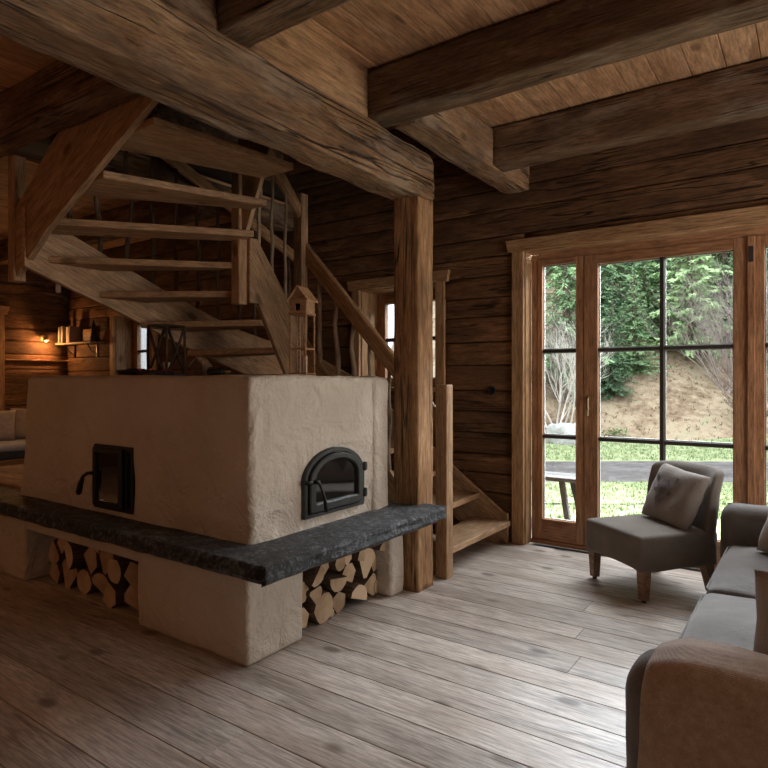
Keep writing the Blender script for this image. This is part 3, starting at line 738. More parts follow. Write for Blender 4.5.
hd.tube([(X+0.03, 2.66, 0.90), (X+0.06, 2.70, 0.90)], 0.012, 8)
build('handle', hd, M['blackiron'], dr_o, smooth=True)
for z in (0.935, 0.765):
    h = MB(); h.box((X+0.0, 3.225, z-0.022), (X+0.034, 3.266, z+0.022)); h.tube([(X+0.03, 3.245, z-0.028), (X+0.03, 3.245, z+0.028)], 0.012, 8); build('hinge', h, M['blackiron'], dr_o)
# stove door, rectangular, on the left (south) face: plane y = 2.275
Y = 2.275
def rect(a, b, c, d): return [(a, c), (b, c), (b, d), (a, d)]
fr = MB(); ring(fr, rect(-4.00, -3.565, 0.655, 1.075), rect(-3.975, -3.59, 0.68, 1.05), 'y', Y+0.02, Y-0.02)
d2f = build('stove_door_frame', fr, M['blackiron'], fp, Mx=Matrix.Translation((-3.77, Y, 0.865)), bevel=0.004)
dr = MB(); ring(dr, rect(-3.985, -3.65, 0.67, 1.06), rect(-3.955, -3.69, 0.71, 1.02), 'y', Y, Y-0.04)
d2 = build('stove_door', dr, M['blackiron'], fp, Mx=Matrix.Translation((-3.80, Y, 0.865)), bevel=0.006)
g = MB(); g.box((-3.965, Y-0.022, 0.70), (-3.68, Y-0.015, 1.03)); build('stove_glass', g, M['stoveglass'], d2)
g = MB(); g.box((-3.60, Y-0.012, 0.69), (-3.61, Y-0.035, 1.04)); g.box((-3.98, Y-0.008, 0.68), (-3.585, Y-0.003, 1.05)); build('door_panel', g, M['matt_black'], d2)
hd = MB(); hd.tube([(-3.975, Y-0.035, 0.885), (-3.995, Y-0.065, 0.885), (-4.02, Y-0.08, 0.865), (-4.045, Y-0.085, 0.81), (-4.065, Y-0.085, 0.755), (-4.07, Y-0.085, 0.74)], [0.012, 0.011, 0.012, 0.019, 0.021, 0.012], 8)
build('handle', hd, M['blackiron'], d2, smooth=True)
d2f.location.x += 0.055; d2.location.x += 0.055

ledge = thing('plaster_bench', 'low plastered bench with pale wooden ledge left of the stove', 'bench', (-5.6, 2.6, 0))
build('bench_base', roundbox((-6.6, 2.42, 0), (-5.06, 3.3, 0.60), r=0.03, step=0.1, amp=0.006, seed=12), M['plaster'], ledge, smooth=True)
bbox_board('ledge_board', (-6.65, 2.385, 0.60), (-5.05, 3.3, 0.64), 'x', M['ceil'], ledge, 0.006)

# ---------------------------------------------------------------- firewood
def split_log(name, pos, axis_dir, L, pts, seed, label, group):
    """pts: outline of the cut end in (u,v); end faces pale, outside bark brown"""
    rnd = random.Random(seed); mb = MB(); d = Vector(axis_dir).normalized(); u = Vector((0, 0, 1)).cross(d).normalized(); v = Vector((0, 0, 1))
    n = len(pts); p0 = Vector(pos)
    rings = []
    for i, t_ in enumerate((0, 0.08, 0.5, 0.92, 1.0)):
        k = 0.96 if i in (0, 4) else 1.0
        rings.append([p0+d*L*t_+u*(a*k+rnd.uniform(-.003, .003))+v*(b*k+rnd.uniform(-.003, .003)) for a, b in pts])
    vs = [tuple(p) for r_ in rings for p in r_]
    fs = [(i*n+j, i*n+(j+1) % n, (i+1)*n+(j+1) % n, (i+1)*n+j) for i in range(4) for j in range(n)]
    mb.add(vs, fs, 0); mb.add([tuple(p) for p in rings[0]], [tuple(range(n))[::-1]], 1); mb.add([tuple(p) for p in rings[-1]], [tuple(range(n))], 1)
    R_ = Matrix((d, v.cross(d), v)).transposed().to_4x4()
    o = build(name, mb, [M['logbark'], M['logend']], None, Mx=Matrix.Translation(p0) @ R_, smooth=False)
    return tag(o, label, 'firewood', group)
def shape(kind, s, rnd):
    if kind == 'round': return [(s*math.cos(a)*rnd.uniform(.93, 1.05), s*math.sin(a)*rnd.uniform(.93, 1.05)) for a in [2*math.pi*i/12 for i in range(12)]]
    if kind == 'half': return [(s*1.15*math.cos(a), -s*0.5+s*1.15*math.sin(a)) for a in [math.pi*i/8 for i in range(9)]]
    if kind == 'wedge': return [(-s*0.1, -s*1.0), (s*0.25, -s*1.0)]+[(s*0.95*math.cos(a), s*0.35+s*0.6*math.sin(a)) for a in [math.pi*i/6 for i in range(7)]]
    return [(-s*.8, -s*.75), (s*.85, -s*.65), (s*.7, s*.6), (-s*.15, s*.95), (-s*.9, s*.35)]
def rot2(pts, a): return [(x*math.cos(a)-y*math.sin(a), x*math.sin(a)+y*math.cos(a)) for x, y in pts]
# right niche: cut ends face east (x = -2.47), listed as (y, z centre, kind, size, turn, words)
RW = [(2.715, 0.075, 'quad', .075, .2, 'reddish knotty piece lowest by the corner plinth'),
      (2.885, 0.095, 'round', .098, 0, 'largest round piece on the bottom row'),
      (3.045, 0.073, 'quad', .078, .9, 'blunt slanting piece in the middle of the bottom row'),
      (3.215, 0.088, 'half', .085, .35, 'pale half round standing on the bottom row'),
      (3.36, 0.085, 'wedge', .085, 1.6, 'split quarter on the bottom row beside the white pier'),
      (2.70, 0.235, 'quad', .082, 1.3, 'tall narrow split piece above the reddish one'),
      (2.80, 0.315, 'half', .062, 2.2, 'small half round tucked up under the slate near the corner'),
      (2.985, 0.215, 'half', .078, 3.3, 'upturned half round lying on the largest round piece'),
      (2.915, 0.335, 'wedge', .068, .3, 'dark wedge leaning in the second row'),
      (3.135, 0.235, 'quad', .075, .4, 'squat split piece in the centre of the pile'),
      (3.30, 0.262, 'wedge', .105, .15, 'big bright wedge on top of the pile'),
      (3.10, 0.355, 'quad', .060, .8, 'orange brown piece right under the slate'),
      (3.425, 0.225, 'quad', .062, 1.1, 'small piece against the white pier'),
      (3.44, 0.345, 'half', .058, .3, 'flat dark piece lying on top next to the pier'),
      (3.215, 0.375, 'half', .040, 3.2, 'thin split stick on the very top'),
      (2.80, 0.20, 'wedge', .060, 1.9, 'narrow wedge jammed between the round piece and the plinth'),
      (3.445, 0.06, 'round', .055, 0, 'small round billet in the bottom corner at the pier'),
      (3.00, 0.345, 'round', .052, 0, 'small dark round under the slate'),
      (3.20, 0.34, 'quad', .045, .2, 'small chunk left of the bright wedge'),
      (2.965, 0.03, 'wedge', .03, 1.4, 'sliver lying on the floor')]
rnd = random.Random(21)
for (y_, z_, kd, s, a, wd) in RW:
    dx = rnd.uniform(-0.05, 0.03)
    split_log('firewood_log', (-2.47+dx, 2.655+(y_-2.655)*1.08, z_), (-1, rnd.uniform(-.05, .05), 0), 0.42, rot2(shape(kd, s, rnd), a), rnd.random(), 'firewood in the right niche, '+wd, 'firewood stacked in the right niche')
LW = [(-4.40, .075, 'quad', .085, .3, 'pale split face lowest at the open side'), (-4.22, .10, 'wedge', .11, .2, 'dark billet next to the lowest pale one'), (-4.06, .085, 'round', .085, 0, 'small round log on the bottom row'),
      (-3.90, .10, 'half', .10, .4, 'half round low in the middle'), (-3.74, .08, 'quad', .085, 1.9, 'blunt piece on the bottom row'), (-3.60, .09, 'wedge', .10, 1.2, 'dark wedge on the bottom row'), (-3.46, .09, 'quad', .09, 1.2, 'shadowed piece lowest by the corner plinth'),
      (-4.36, .235, 'wedge', .085, 2.9, 'thin wedge standing at the open side'), (-4.30, .30, 'quad', .06, .5, 'topmost small chunk at the open side'), (-4.16, .27, 'half', .085, 1.2, 'brown half round in the second row'), (-4.01, .25, 'quad', .095, .8, 'knotty piece in the second row centre'),
      (-3.85, .275, 'wedge', .09, 0.1, 'upright wedge in the second row'), (-3.70, .25, 'round', .08, .5, 'round log in the second row'), (-3.54, .25, 'quad', .095, .5, 'large piece under the lintel at the plinth'),
      (-3.95, .345, 'half', .045, .2, 'thin slab lying under the lintel'), (-3.44, .33, 'half', .06, .9, 'piece wedged high against the plinth')]
for (x_, z_, kd, s, a, wd) in LW:
    split_log('firewood_log', (-3.46+(x_+3.46)*1.24, 2.33+rnd.uniform(-0.05, 0.04), z_), (rnd.uniform(-.06, .06), 1, 0), 0.40, rot2(shape(kd, s*1.1, rnd), a), rnd.random(), 'firewood in the left niche, '+wd, 'firewood stacked in the left niche')

# ---------------------------------------------------------------- staircase
st = thing('staircase', 'winding open-riser pine staircase climbing behind and over the stove', 'staircase', (-2.3, 4.7, 0))
RISE = 0.222
# nosing lines: (inner point, outer point)
nos = [((-2.27, 4.12), (-2.27, 5.25)), ((-2.52, 4.12), (-2.58, 5.25)), ((-2.78, 4.12), (-2.90, 5.25)), ((-3.03, 4.12), (-3.25, 5.25)), ((-3.28, 4.12), (-3.70, 5.25)), ((-3.50, 4.12), (-4.25, 5.25)),
       ((-3.74, 4.08), (-4.77, 4.75)), ((-3.74, 3.93), (-4.77, 4.15)), ((-3.74, 3.77), (-4.77, 3.68)), ((-3.74, 3.62), (-4.77, 3.20)), ((-3.74, 3.48), (-4.77, 2.83)), ((-3.77, 3.41), (-4.77, 2.42)),
       ((-3.62, 3.36), (-4.45, 2.27)), ((-3.50, 3.36), (-3.90, 2.27)), ((-3.22, 3.36), (-3.35, 2.27)), ((-3.09, 3.36), (-2.98, 2.27))]
for k in range(15):
    (a, b), (c, d) = nos[k], nos[k+1]
    a, b, c, d = [Vector(p) for p in (a, b, c, d)]
    ov = 0.05
    c2 = c+(c-a).normalized()*ov if (c-a).length > 0 else c; d2_ = d+(d-b).normalized()*ov
    poly = [a, b]
    if k == 5: poly.append(Vector((-4.77, 5.25)))   # winder that fills the first corner
    if k == 11: poly.append(Vector((-4.77, 2.27)))
    if k in (5, 11): d2_ = d
    poly += [d2_, c2]
    mb = MB(); z1 = RISE*(k+1); mb.prism([tuple(p) for p in poly], 'z', z1-0.05, z1)
    dirv = ((b-a)+(d-c)).normalized(); ang = math.atan2(dirv.y, dirv.x)
    centred('tread', mb, M['pine'], st, bevel=0.004, rot=Matrix.Rotation(ang, 3, 'Z'))
def stringer(name, poly, axis, a, b, mat=M['pine'], ang=0.0):
    mb = MB(); mb.prism(poly, axis, a, b)
    if axis == 'y': R_ = Matrix.Rotation(-ang, 3, 'Y')
    else: R_ = Matrix.Rotation(P90, 3, 'Z') @ Matrix.Rotation(-ang, 3, 'Y')
    return centred(name, mb, mat, st, bevel=0.003, rot=R_)
# first flight: wall stringer and inner stringer
stringer('stringer', [(-2.305, 0.0), (-2.305, 0.28), (-2.35, 0.29), (-4.0, 1.50), (-4.85, 1.86), (-4.85, 1.38), (-3.9, 1.05), (-2.62, 0.0)], 'y', 5.25, 5.29, ang=-0.62)
stringer('stringer', [(-2.40, 0.0), (-2.37, 0.25), (-3.70, 1.85), (-3.70, 1.30), (-2.72, 0.0)], 'y', 4.08, 4.12, ang=-0.8)
# second flight: outer (wide) and inner stringer
stringer('stringer', [(5.27, 1.28), (4.3, 1.575), (3.6, 1.815), (2.9, 2.09), (2.45, 2.25), (2.2, 2.34), (2.2, 2.78), (2.6, 2.62), (3.4, 2.30), (4.2, 2.02), (5.27, 1.80)], 'x', -4.82, -4.775, ang=-0.38)
stringer('stringer', [(3.415, 2.12), (3.51, 2.12), (3.82, 1.57), (4.02, 1.22), (4.02, 1.98), (3.88, 2.15), (3.50, 2.64), (3.415, 2.64)], 'x', -3.74, -3.70, ang=-0.95)
# third flight: outer board up to the trimmer, inner board
stringer('stringer', [(-4.95, 2.28), (-4.47, 2.585), (-3.29, 3.15), (-2.75, 3.42), (-2.75, 3.5), (-3.9, 3.5), (-4.5, 3.12), (-4.95, 2.80)], 'y', 2.215, 2.265, ang=0.45)
stringer('stringer', [(-3.80, 2.52), (-3.745, 2.56), (-3.44, 3.26), (-3.25, 3.60), (-3.75, 3.60), (-3.80, 3.30)], 'y', 3.365, 3.405, ang=1.1)
def newel(lo, hi): return bbox_board('newel_post', lo, hi, 'z', M['pine'], st, 0.006)
newel((-2.365, 4.055, 0.0), (-2.265, 4.155, 1.465)); newel((-3.80, 4.02, 0.9), (-3.70, 4.11, 3.15)); newel((-3.83, 3.335, 2.105), (-3.735, 3.425, 3.15)); newel((-5.04, 2.20, 2.25), (-4.945, 2.29, 3.2))
newel((-4.87, 5.18, 1.2), (-4.78, 5.27, 3.0))
board('handrail', (-2.34, 4.10, 1.15), (-3.76, 4.10, 2.68), 0.055, 0.13, M['casing'], st, bevel=0.012)
board('handrail', (-3.73, 4.04, 2.96), (-3.73, 3.42, 3.62), 0.05, 0.11, M['casing'], st, bevel=0.012)
board('handrail', (-4.80, 5.2, 2.85), (-4.80, 2.60, 3.85), 0.05, 0.11, M['casing'], st, bevel=0.012)
def branch_rod(p0, p1, r, seed, wob=0.018, mat_=None):
    rnd_ = random.Random(seed); p0, p1 = Vector(p0), Vector(p1); n = 11; pts = []; rs = []
    for i in range(n):
        t_ = i/(n-1); w_ = math.sin(math.pi*t_)
        pts.append(p0.lerp(p1, t_)+Vector((noise.noise(Vector((seed*3.1, t_*3.2, 0))), noise.noise(Vector((seed*1.7, t_*3.2, 5))), 0))*wob*2.2*w_)
        rs.append(r*(1.12-0.35*t_)*(1+0.25*max(0, noise.noise(Vector((t_*9, seed*4.4, 1))))))
    mb = MB(); mb.tube(pts, rs, 8)
    k = rnd_.randint(3, 7); q = pts[k]; mb.tube([q, q+Vector((rnd_.uniform(-.02, .02), rnd_.uniform(-.02, .02), .018))*1.2], [r*0.8, r*0.3], 6)
    R_ = Matrix(((0, 0, 1), (0, 1, 0), (-1, 0, 0))).transposed()
    return centred('baluster', mb, mat_ or M['branch'], st, smooth=True, rot=R_)
for i, (x_, r) in enumerate(((-2.50, .016), (-2.66, .017), (-2.82, .018), (-3.02, .018), (-3.18, .022), (-3.37, .021), (-3.56, .020))):
    zr = 1.15+(-2.34-x_)*1.53/1.42; zb = 0.25+(-2.37-x_)*1.6/1.33
    branch_rod((x_, 4.10, max(zb-0.05, 0.15)), (x_, 4.10, zr-0.05), r, i+1)
for i, y_ in enumerate((3.53, 3.68, 3.84)):
    zr = 3.62-(y_-3.42)*0.66/0.62; branch_rod((-3.72, y_, 2.6-(y_-3.5)*1.25), (-3.72, y_, zr), .014, 20+i)
for i in range(11):
    y_ = 2.55+i*0.245; zb = 2.66-(y_-2.5)*0.36; zr = 3.80-(y_-2.60)*1.0/2.6
    branch_rod((-4.80, y_, zb-0.06), (-4.80, y_, zr), .018, 40+i, 0.03, M['logbark'])

# ---------------------------------------------------------------- things on the stove
TOPZ = 1.528
ln = thing('birdhouse_lantern', 'tall wooden lantern shaped like a birdhouse, with a peg ladder, on the stove', 'lantern', (-2.745, 2.99, TOPZ), math.radians(12))
B = W[ln] @ Matrix.Diagonal((0.66, 0.66, 0.98, 1))
def lb(name, lo, hi, mat, parent, bev=0.002):
    mb = MB(); mb.box(lo, hi); return link(name, mb.mesh(name, mat, False, bev), parent, W[parent] if False else B)
s = 0.085
lb('base', (-.1, -.1, 0), (.1, .1, .018), M['casing'], ln)
for sx in (-1, 1):
    for sy in (-1, 1): lb('corner_post', (sx*s-.008, sy*s-.008, .018), (sx*s+.008, sy*s+.008, .40), M['casing'], ln)
for sx in (-1, 1):
    lb('crossbar', (sx*s-.006, -s, .17), (sx*s+.006, s, .183), M['casing'], ln); lb('crossbar', (-s, sx*s-.006, .17), (s, sx*s+.006, .183), M['casing'], ln)
lb('shelf', (-.1, -.1, .40), (.1, .1, .418), M['casing'], ln)
mb = MB()
for sx in (-1, 1): mb.box((sx*.088-.006, -.085, .418), (sx*.088+.006, .085, .50))
mb.box((-.088, .079, .418), (.088, .088, .50))
mb.box((-.088, -.088, .418), (-.03, -.079, .50)); mb.box((.03, -.088, .418), (.088, -.079, .50)); mb.box((-.03, -.088, .475), (.03, -.079, .50)); mb.box((-.03, -.088, .418), (.03, -.079, .43))
mb.prism([(-.094, .50), (.094, .50), (0, .575)], 'y', -.086, .086)
link('house_box', mb.mesh('house_box', M['pine'], False, 0), ln, B)
for sx in (-1, 1):
    mb = MB(); mb.prism([(0, .580), (sx*.118, .487), (sx*.118, .499), (0, .594)], 'y', -.11, .11); link('roof_board', mb.mesh('roof_board', M['casing'], False, .001), ln, B)
mb = MB()
for sx in (-.016, .016): mb.box((sx-.004, -.075, .02), (sx+.004, -.067, .40))
for i in range(12): mb.box((-.02, -.076, .04+i*.03), (.02, -.068, .047+i*.03))
link('ladder', mb.mesh('ladder', M['candle'], False), ln, B)
mb = MB(); mb.lathe([(.028, .018), (.028, .13), (.004, .135)], 14, 0, Matrix.Translation((0.02, .01, 0))); link('candle', mb.mesh('candle', M['candle'], True), ln, B)

def xlantern(loc, rz, w, h, label):
    t_ = thing('branch_lantern', label, 'lantern', loc, rz); Bx = W[t_]; s_ = w/2
    def lk(n, mb, mat, sm=False): return link(n, mb.mesh(n, mat, sm), t_, Bx)
    mb = MB(); mb.box((-s_-.02, -s_-.02, 0), (s_+.02, s_+.02, .022)); lk('base', mb, M['blackiron'])
    for sx in (-1, 1):
        for sy in (-1, 1):
            mb = MB(); mb.tube([(sx*s_, sy*s_, .02), (sx*s_*1.03, sy*s_, h*.5), (sx*s_, sy*s_, h)], (.011), 7); lk('corner_stick', mb, M['darktwig'], True)
    for k, sy in enumerate((-1, 1)):
        for d_ in (-1, 1):
            mb = MB(); mb.tube([(-d_*s_*.85, sy*(s_+.004), .03), (d_*s_*.12, sy*(s_+.012), h*.5), (d_*s_*.9, sy*(s_+.004), h-.01)], .009, 7); lk('cross_stick', mb, M['darktwig'], True)
    for k, sx in enumerate((-1, 1)):
        for d_ in (-1, 1):
            mb = MB(); mb.tube([(sx*(s_+.004), -d_*s_*.9, .03), (sx*(s_+.012), 0, h*.5), (sx*(s_+.004), d_*s_*.9, h-.01)], .009, 7); lk('cross_stick', mb, M['darktwig'], True)
    for a, b in (((-s_, -s_), (s_, -s_)), ((s_, -s_), (s_, s_)), ((s_, s_), (-s_, s_)), ((-s_, s_), (-s_, -s_))):
        mb = MB(); mb.tube([(*a, h), (*b, h)], .009, 7); lk('top_stick', mb, M['darktwig'], True)
    mb = MB(); mb.lathe([(.03, .022), (.03, .11), (.004, .115)], 14); lk('candle', mb, M['candle'], True)
    return t_
xlantern((-4.17, 2.98, TOPZ), 0.16, .19, .395, 'square lantern of crossed dark twigs standing on the stove')
tr = thing('round_tray', 'black round iron tray at the window end of the stove top', 'tray', (-4.30, 2.80, TOPZ))
mb = MB(); mb.lathe([(.10, 0), (.13, .006), (.14, .035), (.145, .05), (.135, .05), (.128, .012), (.02, .012)], 24); link('tray_dish', mb.mesh('tray_dish', M['blackiron'], True), tr, W[tr])
mb = MB(); mb.lathe([(.07, .012), (.075, .02), (.075, .055), (.06, .06)], 18); link('candle', mb.mesh('candle', M['blackiron'], True), tr, W[tr])
tr = thing('berry_wreath', 'low dark twig wreath with red berries at the foot of the twig lantern', 'wreath', (-3.95, 2.72, TOPZ))
mb = MB(); rnd = random.Random(4)
for k in range(5):
    mb.tube([(.12*math.cos(a)+rnd.uniform(-.015, .015), .10*math.sin(a)+rnd.uniform(-.015, .015), .015+rnd.uniform(0, .02)) for a in [2*math.pi*i/16 for i in range(17)]], .008, 5, cap=False)
link('twig_ring', mb.mesh('twig_ring', M['darktwig'], True), tr, W[tr])
for k in range(7):
    a = k*0.9; mb = MB(); mb.lathe([(.002, -.011), (.009, -.006), (.012, 0), (.009, .006), (.002, .011)], 8, 0, Matrix.Translation((.12*math.cos(a), .10*math.sin(a), .045))); link('berry', mb.mesh('berry', M['redberry'], True), tr, W[tr])
hs_ = thing('wooden_house_ornament', 'small wooden house ornament with steep roof on the stove', 'ornament', (-3.56, 2.82, TOPZ), 0.2)
mb = MB(); mb.prism([(-.05, 0), (.05, 0), (.05, .07), (0, .12), (-.05, .07)], 'y', -.04, .04); link('house_body', mb.mesh('house_body', M['logbark'], False, .002), hs_, W[hs_])
for sx in (-1, 1):
    mb = MB(); mb.prism([(0, .122), (sx*.068, .062), (sx*.068, .074), (0, .136)], 'y', -.05, .05); link('roof_board', mb.mesh('roof_board', M['darkbeam'], False, .001), hs_, W[hs_])
cy = thing('fire_tool', 'short black cylindrical bellows handle lying on the stove top', 'tool', (-3.36, 2.80, TOPZ+0.028))
mb = MB(); mb.tube([(-.075, 0, 0), (.065, 0.01, 0)], .027, 14); link('barrel', mb.mesh('barrel', M['blackiron'], True), cy, W[cy])
mb = MB(); mb.tube([(.065, .01, 0), (.09, .012, 0), (.12, .014, 0)], [.012, .010, .007], 8); link('nozzle', mb.mesh('nozzle', M['brass'], True), cy, W[cy])

# ---------------------------------------------------------------- slipper chair by the glazed door
ch = thing('slipper_chair', 'grey linen slipper chair on tapered wooden legs before the glazed door', 'chair', (-1.175, 4.545, 0), math.radians(-37.7))
CW = W[ch]
def clk(n, mb, mat, sm=True, par=ch): return link(n, mb.mesh(n, mat, sm), par, CW)
def seatfn(s):
    if s.z < 0.27: s.z += 0.018*(1-min(1, abs(s.x)/0.30)**2)*(1 if s.y < 0.1 else 0.4)
    k = 1+0.06*(s.z-0.21)/0.24*0
    return s
mb = roundbox((-.305, -.03, .205), (.305, .63, .452), r=0.028, step=0.045, crown=0.012, amp=.004, freq=5, seed=2, fn=seatfn); clk('seat', mb, M['linen'])
def backfn(s):
    t_ = (s.z-0.40)/0.50
    s.y += 0.16*max(0, t_)                          # leans back
    s.y -= 0.10*(abs(s.x)/0.31)**3.0*min(1, max(0, t_*1.2+0.25))   # wings curve forward
    s.z += -0.015*(abs(s.x)/0.31)**2*t_
    return s
mb = roundbox((-.315, .53, .30), (.315, .64, .875), r=0.045, step=0.04, amp=.004, freq=5, seed=3, fn=backfn); clk('backrest', mb, M['linen'])
for sx in (-1, 1):
    for sy, yy in ((0, 0.03), (1, 0.55)):
        x_ = sx*0.265; dx = sx*0.0; dy = 0.05 if sy else 0
        mb = MB()
        t0, t1 = .036, .026
        mb.add([(x_-t1+dx, yy-t1+dy, .018), (x_+t1+dx, yy-t1+dy, .018), (x_+t1+dx, yy+t1+dy, .018), (x_-t1+dx, yy+t1+dy, .018), (x_-t0, yy-t0, .24), (x_+t0, yy-t0, .24), (x_+t0, yy+t0, .24), (x_-t0, yy+t0, .24)],
               [(0, 3, 2, 1), (4, 5, 6, 7), (0, 1, 5, 4), (1, 2, 6, 5), (2, 3, 7, 6), (3, 0, 4, 7)])
        lg = link('leg', mb.mesh('leg', M['foot'], False, .003), ch, CW)
        mb = MB(); mb.lathe([(.012, 0.0), (.016, .004), (.016, .019)], 12, 0, Matrix.Translation((x_+dx, yy+dy, 0))); link('glide', mb.mesh('glide', M['black'], True), lg, CW)
pl = MB()
pil = pillow(.47, .43, .15, seed=3)
PM = CW @ Matrix.Translation((0.02, .40, .455)) @ Matrix.Rotation(math.radians(-24), 4, 'X') @ Matrix.Rotation(math.radians(6), 4, 'Y')
cu = link('scatter_cushion', None, None, PM); tag(cu, 'taupe cushion with dark antler-head motif propped on the slipper chair', 'cushion')
link('cushion_cover', pil.mesh('cushion_cover', M['pillow'], True), cu, PM)
# motif: stag head shape sewn on the front, following the cushion's curve
def motif(poly, base):
    mb = MB(); n = 20
    xs_ = [p[0] for p in poly]; zs_ = [p[1] for p in poly]
    def inside(x, z):
        c_ = False; j = len(poly)-1
        for i in range(len(poly)):
            if ((poly[i][1] > z) != (poly[j][1] > z)) and (x < (poly[j][0]-poly[i][0])*(z-poly[i][1])/(poly[j][1]-poly[i][1]+1e-9)+poly[i][0]): c_ = not c_
            j = i
        return c_
    st_ = 0.008; i0, i1 = int(min(xs_)/st_)-1, int(max(xs_)/st_)+1; j0, j1 = int(min(zs_)/st_)-1, int(max(zs_)/st_)+1
    g_ = {}
    def vv(i, j):
        if (i, j) not in g_:
            x, z = i*st_, j*st_; u, v = x/.235, (z-.215)/.215; e = max(0.0, (1-u**4)*(1-v**4))
            mb.v.append((x, -(.15/2*e**0.55*(1+0.12*noise.noise(Vector((u*2+3, v*2, -1)))))-0.0055+0.01*noise.noise(Vector((u*3, v*3+3, -2))), z)); g_[(i, j)] = len(mb.v)-1
        return g_[(i, j)]
    for i in range(i0, i1):
        for j in range(j0, j1):
            if inside((i+.5)*st_, (j+.5)*st_): mb.f.append((vv(i, j), vv(i+1, j), vv(i+1, j+1), vv(i, j+1))); mb.mi.append(0)
    return mb
head = [(0.0, .10), (.035, .15), (.045, .19), (.09, .205), (.10, .225), (.055, .225), (.06, .255), (.105, .285), (.12, .33), (.095, .335), (.08, .30), (.045, .275), (.03, .30), (0, .305), (-.03, .30), (-.045, .275), (-.08, .30), (-.095, .335), (-.12, .33), (-.105, .285), (-.06, .255), (-.055, .225), (-.10, .225), (-.09, .205), (-.045, .19), (-.035, .15)]
link('stag_head_motif', motif([(x-.05, z) for x, z in head], None).mesh('stag_head_motif', M['patch'], True), cu, PM)

# ---------------------------------------------------------------- sofa
so = thing('sofa', 'long grey loose-cover sofa on the right, its near arm under a brown throw', 'sofa', (0.0, 3.5, 0))
def sl(n, mb, mat=M['sofa'], par=so): return build(n, mb, mat, par, smooth=True)
sl('base_frame', roundbox((-.455, 2.14, .06), (.52, 4.9, .30), r=.03, step=.08, amp=.005, seed=1))
sl('seat_cushion', roundbox((-.475, 2.40, .275), (.28, 3.545, .425), r=.05, step=.05, crown=.035, amp=.012, freq=4, seed=2))
sl('seat_cushion', roundbox((-.475, 3.555, .275), (.28, 4.66, .425), r=.05, step=.05, crown=.035, amp=.012, freq=4, seed=3))
def armfn(s): return s
sl('arm', roundbox((-.53, 2.10, .05), (.55, 2.385, .575), r=.115, step=.05, amp=.008, freq=3, seed=4, crown=.012))
sl('arm', roundbox((-.53, 4.665, .05), (.55, 4.93, .655), r=.085, step=.05, amp=.006, freq=3, seed=5, crown=.01))
sl('backrest', roundbox((.30, 2.2, .25), (.62, 4.85, .84), r=.08, step=.07, amp=.008, freq=3, seed=6))
sl('back_cushion', roundbox((.12, 2.42, .44), (.36, 3.54, .86), r=.09, step=.05, amp=.012, freq=4, seed=7))
sl('back_cushion', roundbox((.12, 3.56, .44), (.36, 4.65, .86), r=.09, step=.05, amp=.012, freq=4, seed=8))
for (x_, y_) in ((-.44, 2.2), (-.44, 4.84), (.5, 2.2), (.5, 4.84)):
    mb = MB(); mb.lathe([(.022, 0), (.03, .05), (.032, .09)], 12, 0, Matrix.Translation((x_, y_, 0))); build('foot', mb, M['foot'], so, smooth=True)
# seams along the cushion edges
for (y0, y1) in ((2.43, 3.515), (3.585, 4.63)):
    mb = MB(); mb.tube([(-.45, y0, .405), (-.468, y0+.04, .408), (-.468, y1-.04, .408), (-.45, y1, .405)], .005, 6); build('piping', mb, M['sofa'], so, smooth=True)
# throw draped over the near arm: a cloth following the arm section with folds
mb = MB(); nx, nu = 60, 46; x0, x1 = -.435, .60
prof = []
def armprof(u):     # u 0..1 : from low outside (near the viewer) over the top to the seat side
    pts = [(2.075, .10), (2.078, .30), (2.080, .45), (2.092, .55), (2.135, .602), (2.24, .618), (2.345, .602), (2.395, .55), (2.405, .46)]
    L_ = [0]
    for a, b in zip(pts, pts[1:]): L_.append(L_[-1]+math.hypot(b[0]-a[0], b[1]-a[1]))
    t_ = u*L_[-1]
    for i in range(len(pts)-1):
        if t_ <= L_[i+1]+1e-9:
            k = (t_-L_[i])/(L_[i+1]-L_[i]); return pts[i][0]+(pts[i+1][0]-pts[i][0])*k, pts[i][1]+(pts[i+1][1]-pts[i][1])*k, t_/L_[-1]
for sd in (0, 1):
    for i in range(nx+1):
        for j in range(nu+1):
            u = j/nu; y_, z_, _ = armprof(u); x_ = x0+(x1-x0)*i/nx
            x_ += 0.035*(1-u)*(1-i/nx)*-1+0.02*noise.noise(Vector((u*3, 0, 1)))*(1-i/nx)
            f_ = noise.noise(Vector((x_*5.5+u*1.2, u*1.3, 2)))*0.030+noise.noise(Vector((x_*14, u*3, 7)))*0.008
            drop = max(0, 1-u*1.9)
            out = f_*(0.35+drop*1.0)+0.012+0.030*drop
            out = max(out, 0.006)+(-.011 if sd else 0)
            # normal of the profile
            y2, z2, _ = armprof(min(1, u+.02)); y1_, z1_, _ = armprof(max(0, u-.02)); ty, tz = y2-y1_, z2-z1_; l = math.hypot(ty, tz)
            e0 = max(0, 1-(x_-x0+.03)/.16)**2; z_ -= .055*e0*(1 if u > .45 else u/.45); y_ += .02*e0*(1-u)
            mb.v.append((x_, y_-tz/l*out, z_+ty/l*out))
def vi(s_, i, j): return s_*(nx+1)*(nu+1)+i*(nu+1)+j
for i in range(nx):
    for j in range(nu):
        mb.f.append((vi(0, i, j), vi(0, i+1, j), vi(0, i+1, j+1), vi(0, i, j+1))); mb.f.append((vi(1, i, j), vi(1, i, j+1), vi(1, i+1, j+1), vi(1, i+1, j))); mb.mi += [0, 0]
for i in range(nx):
    for j in (0, nu): mb.f.append((vi(0, i, j), vi(1, i, j), vi(1, i+1, j), vi(0, i+1, j))); mb.mi.append(0)
for j in range(nu):
    for i in (0, nx): mb.f.append((vi(0, i, j), vi(0, i, j+1), vi(1, i, j+1), vi(1, i, j))); mb.mi.append(0)
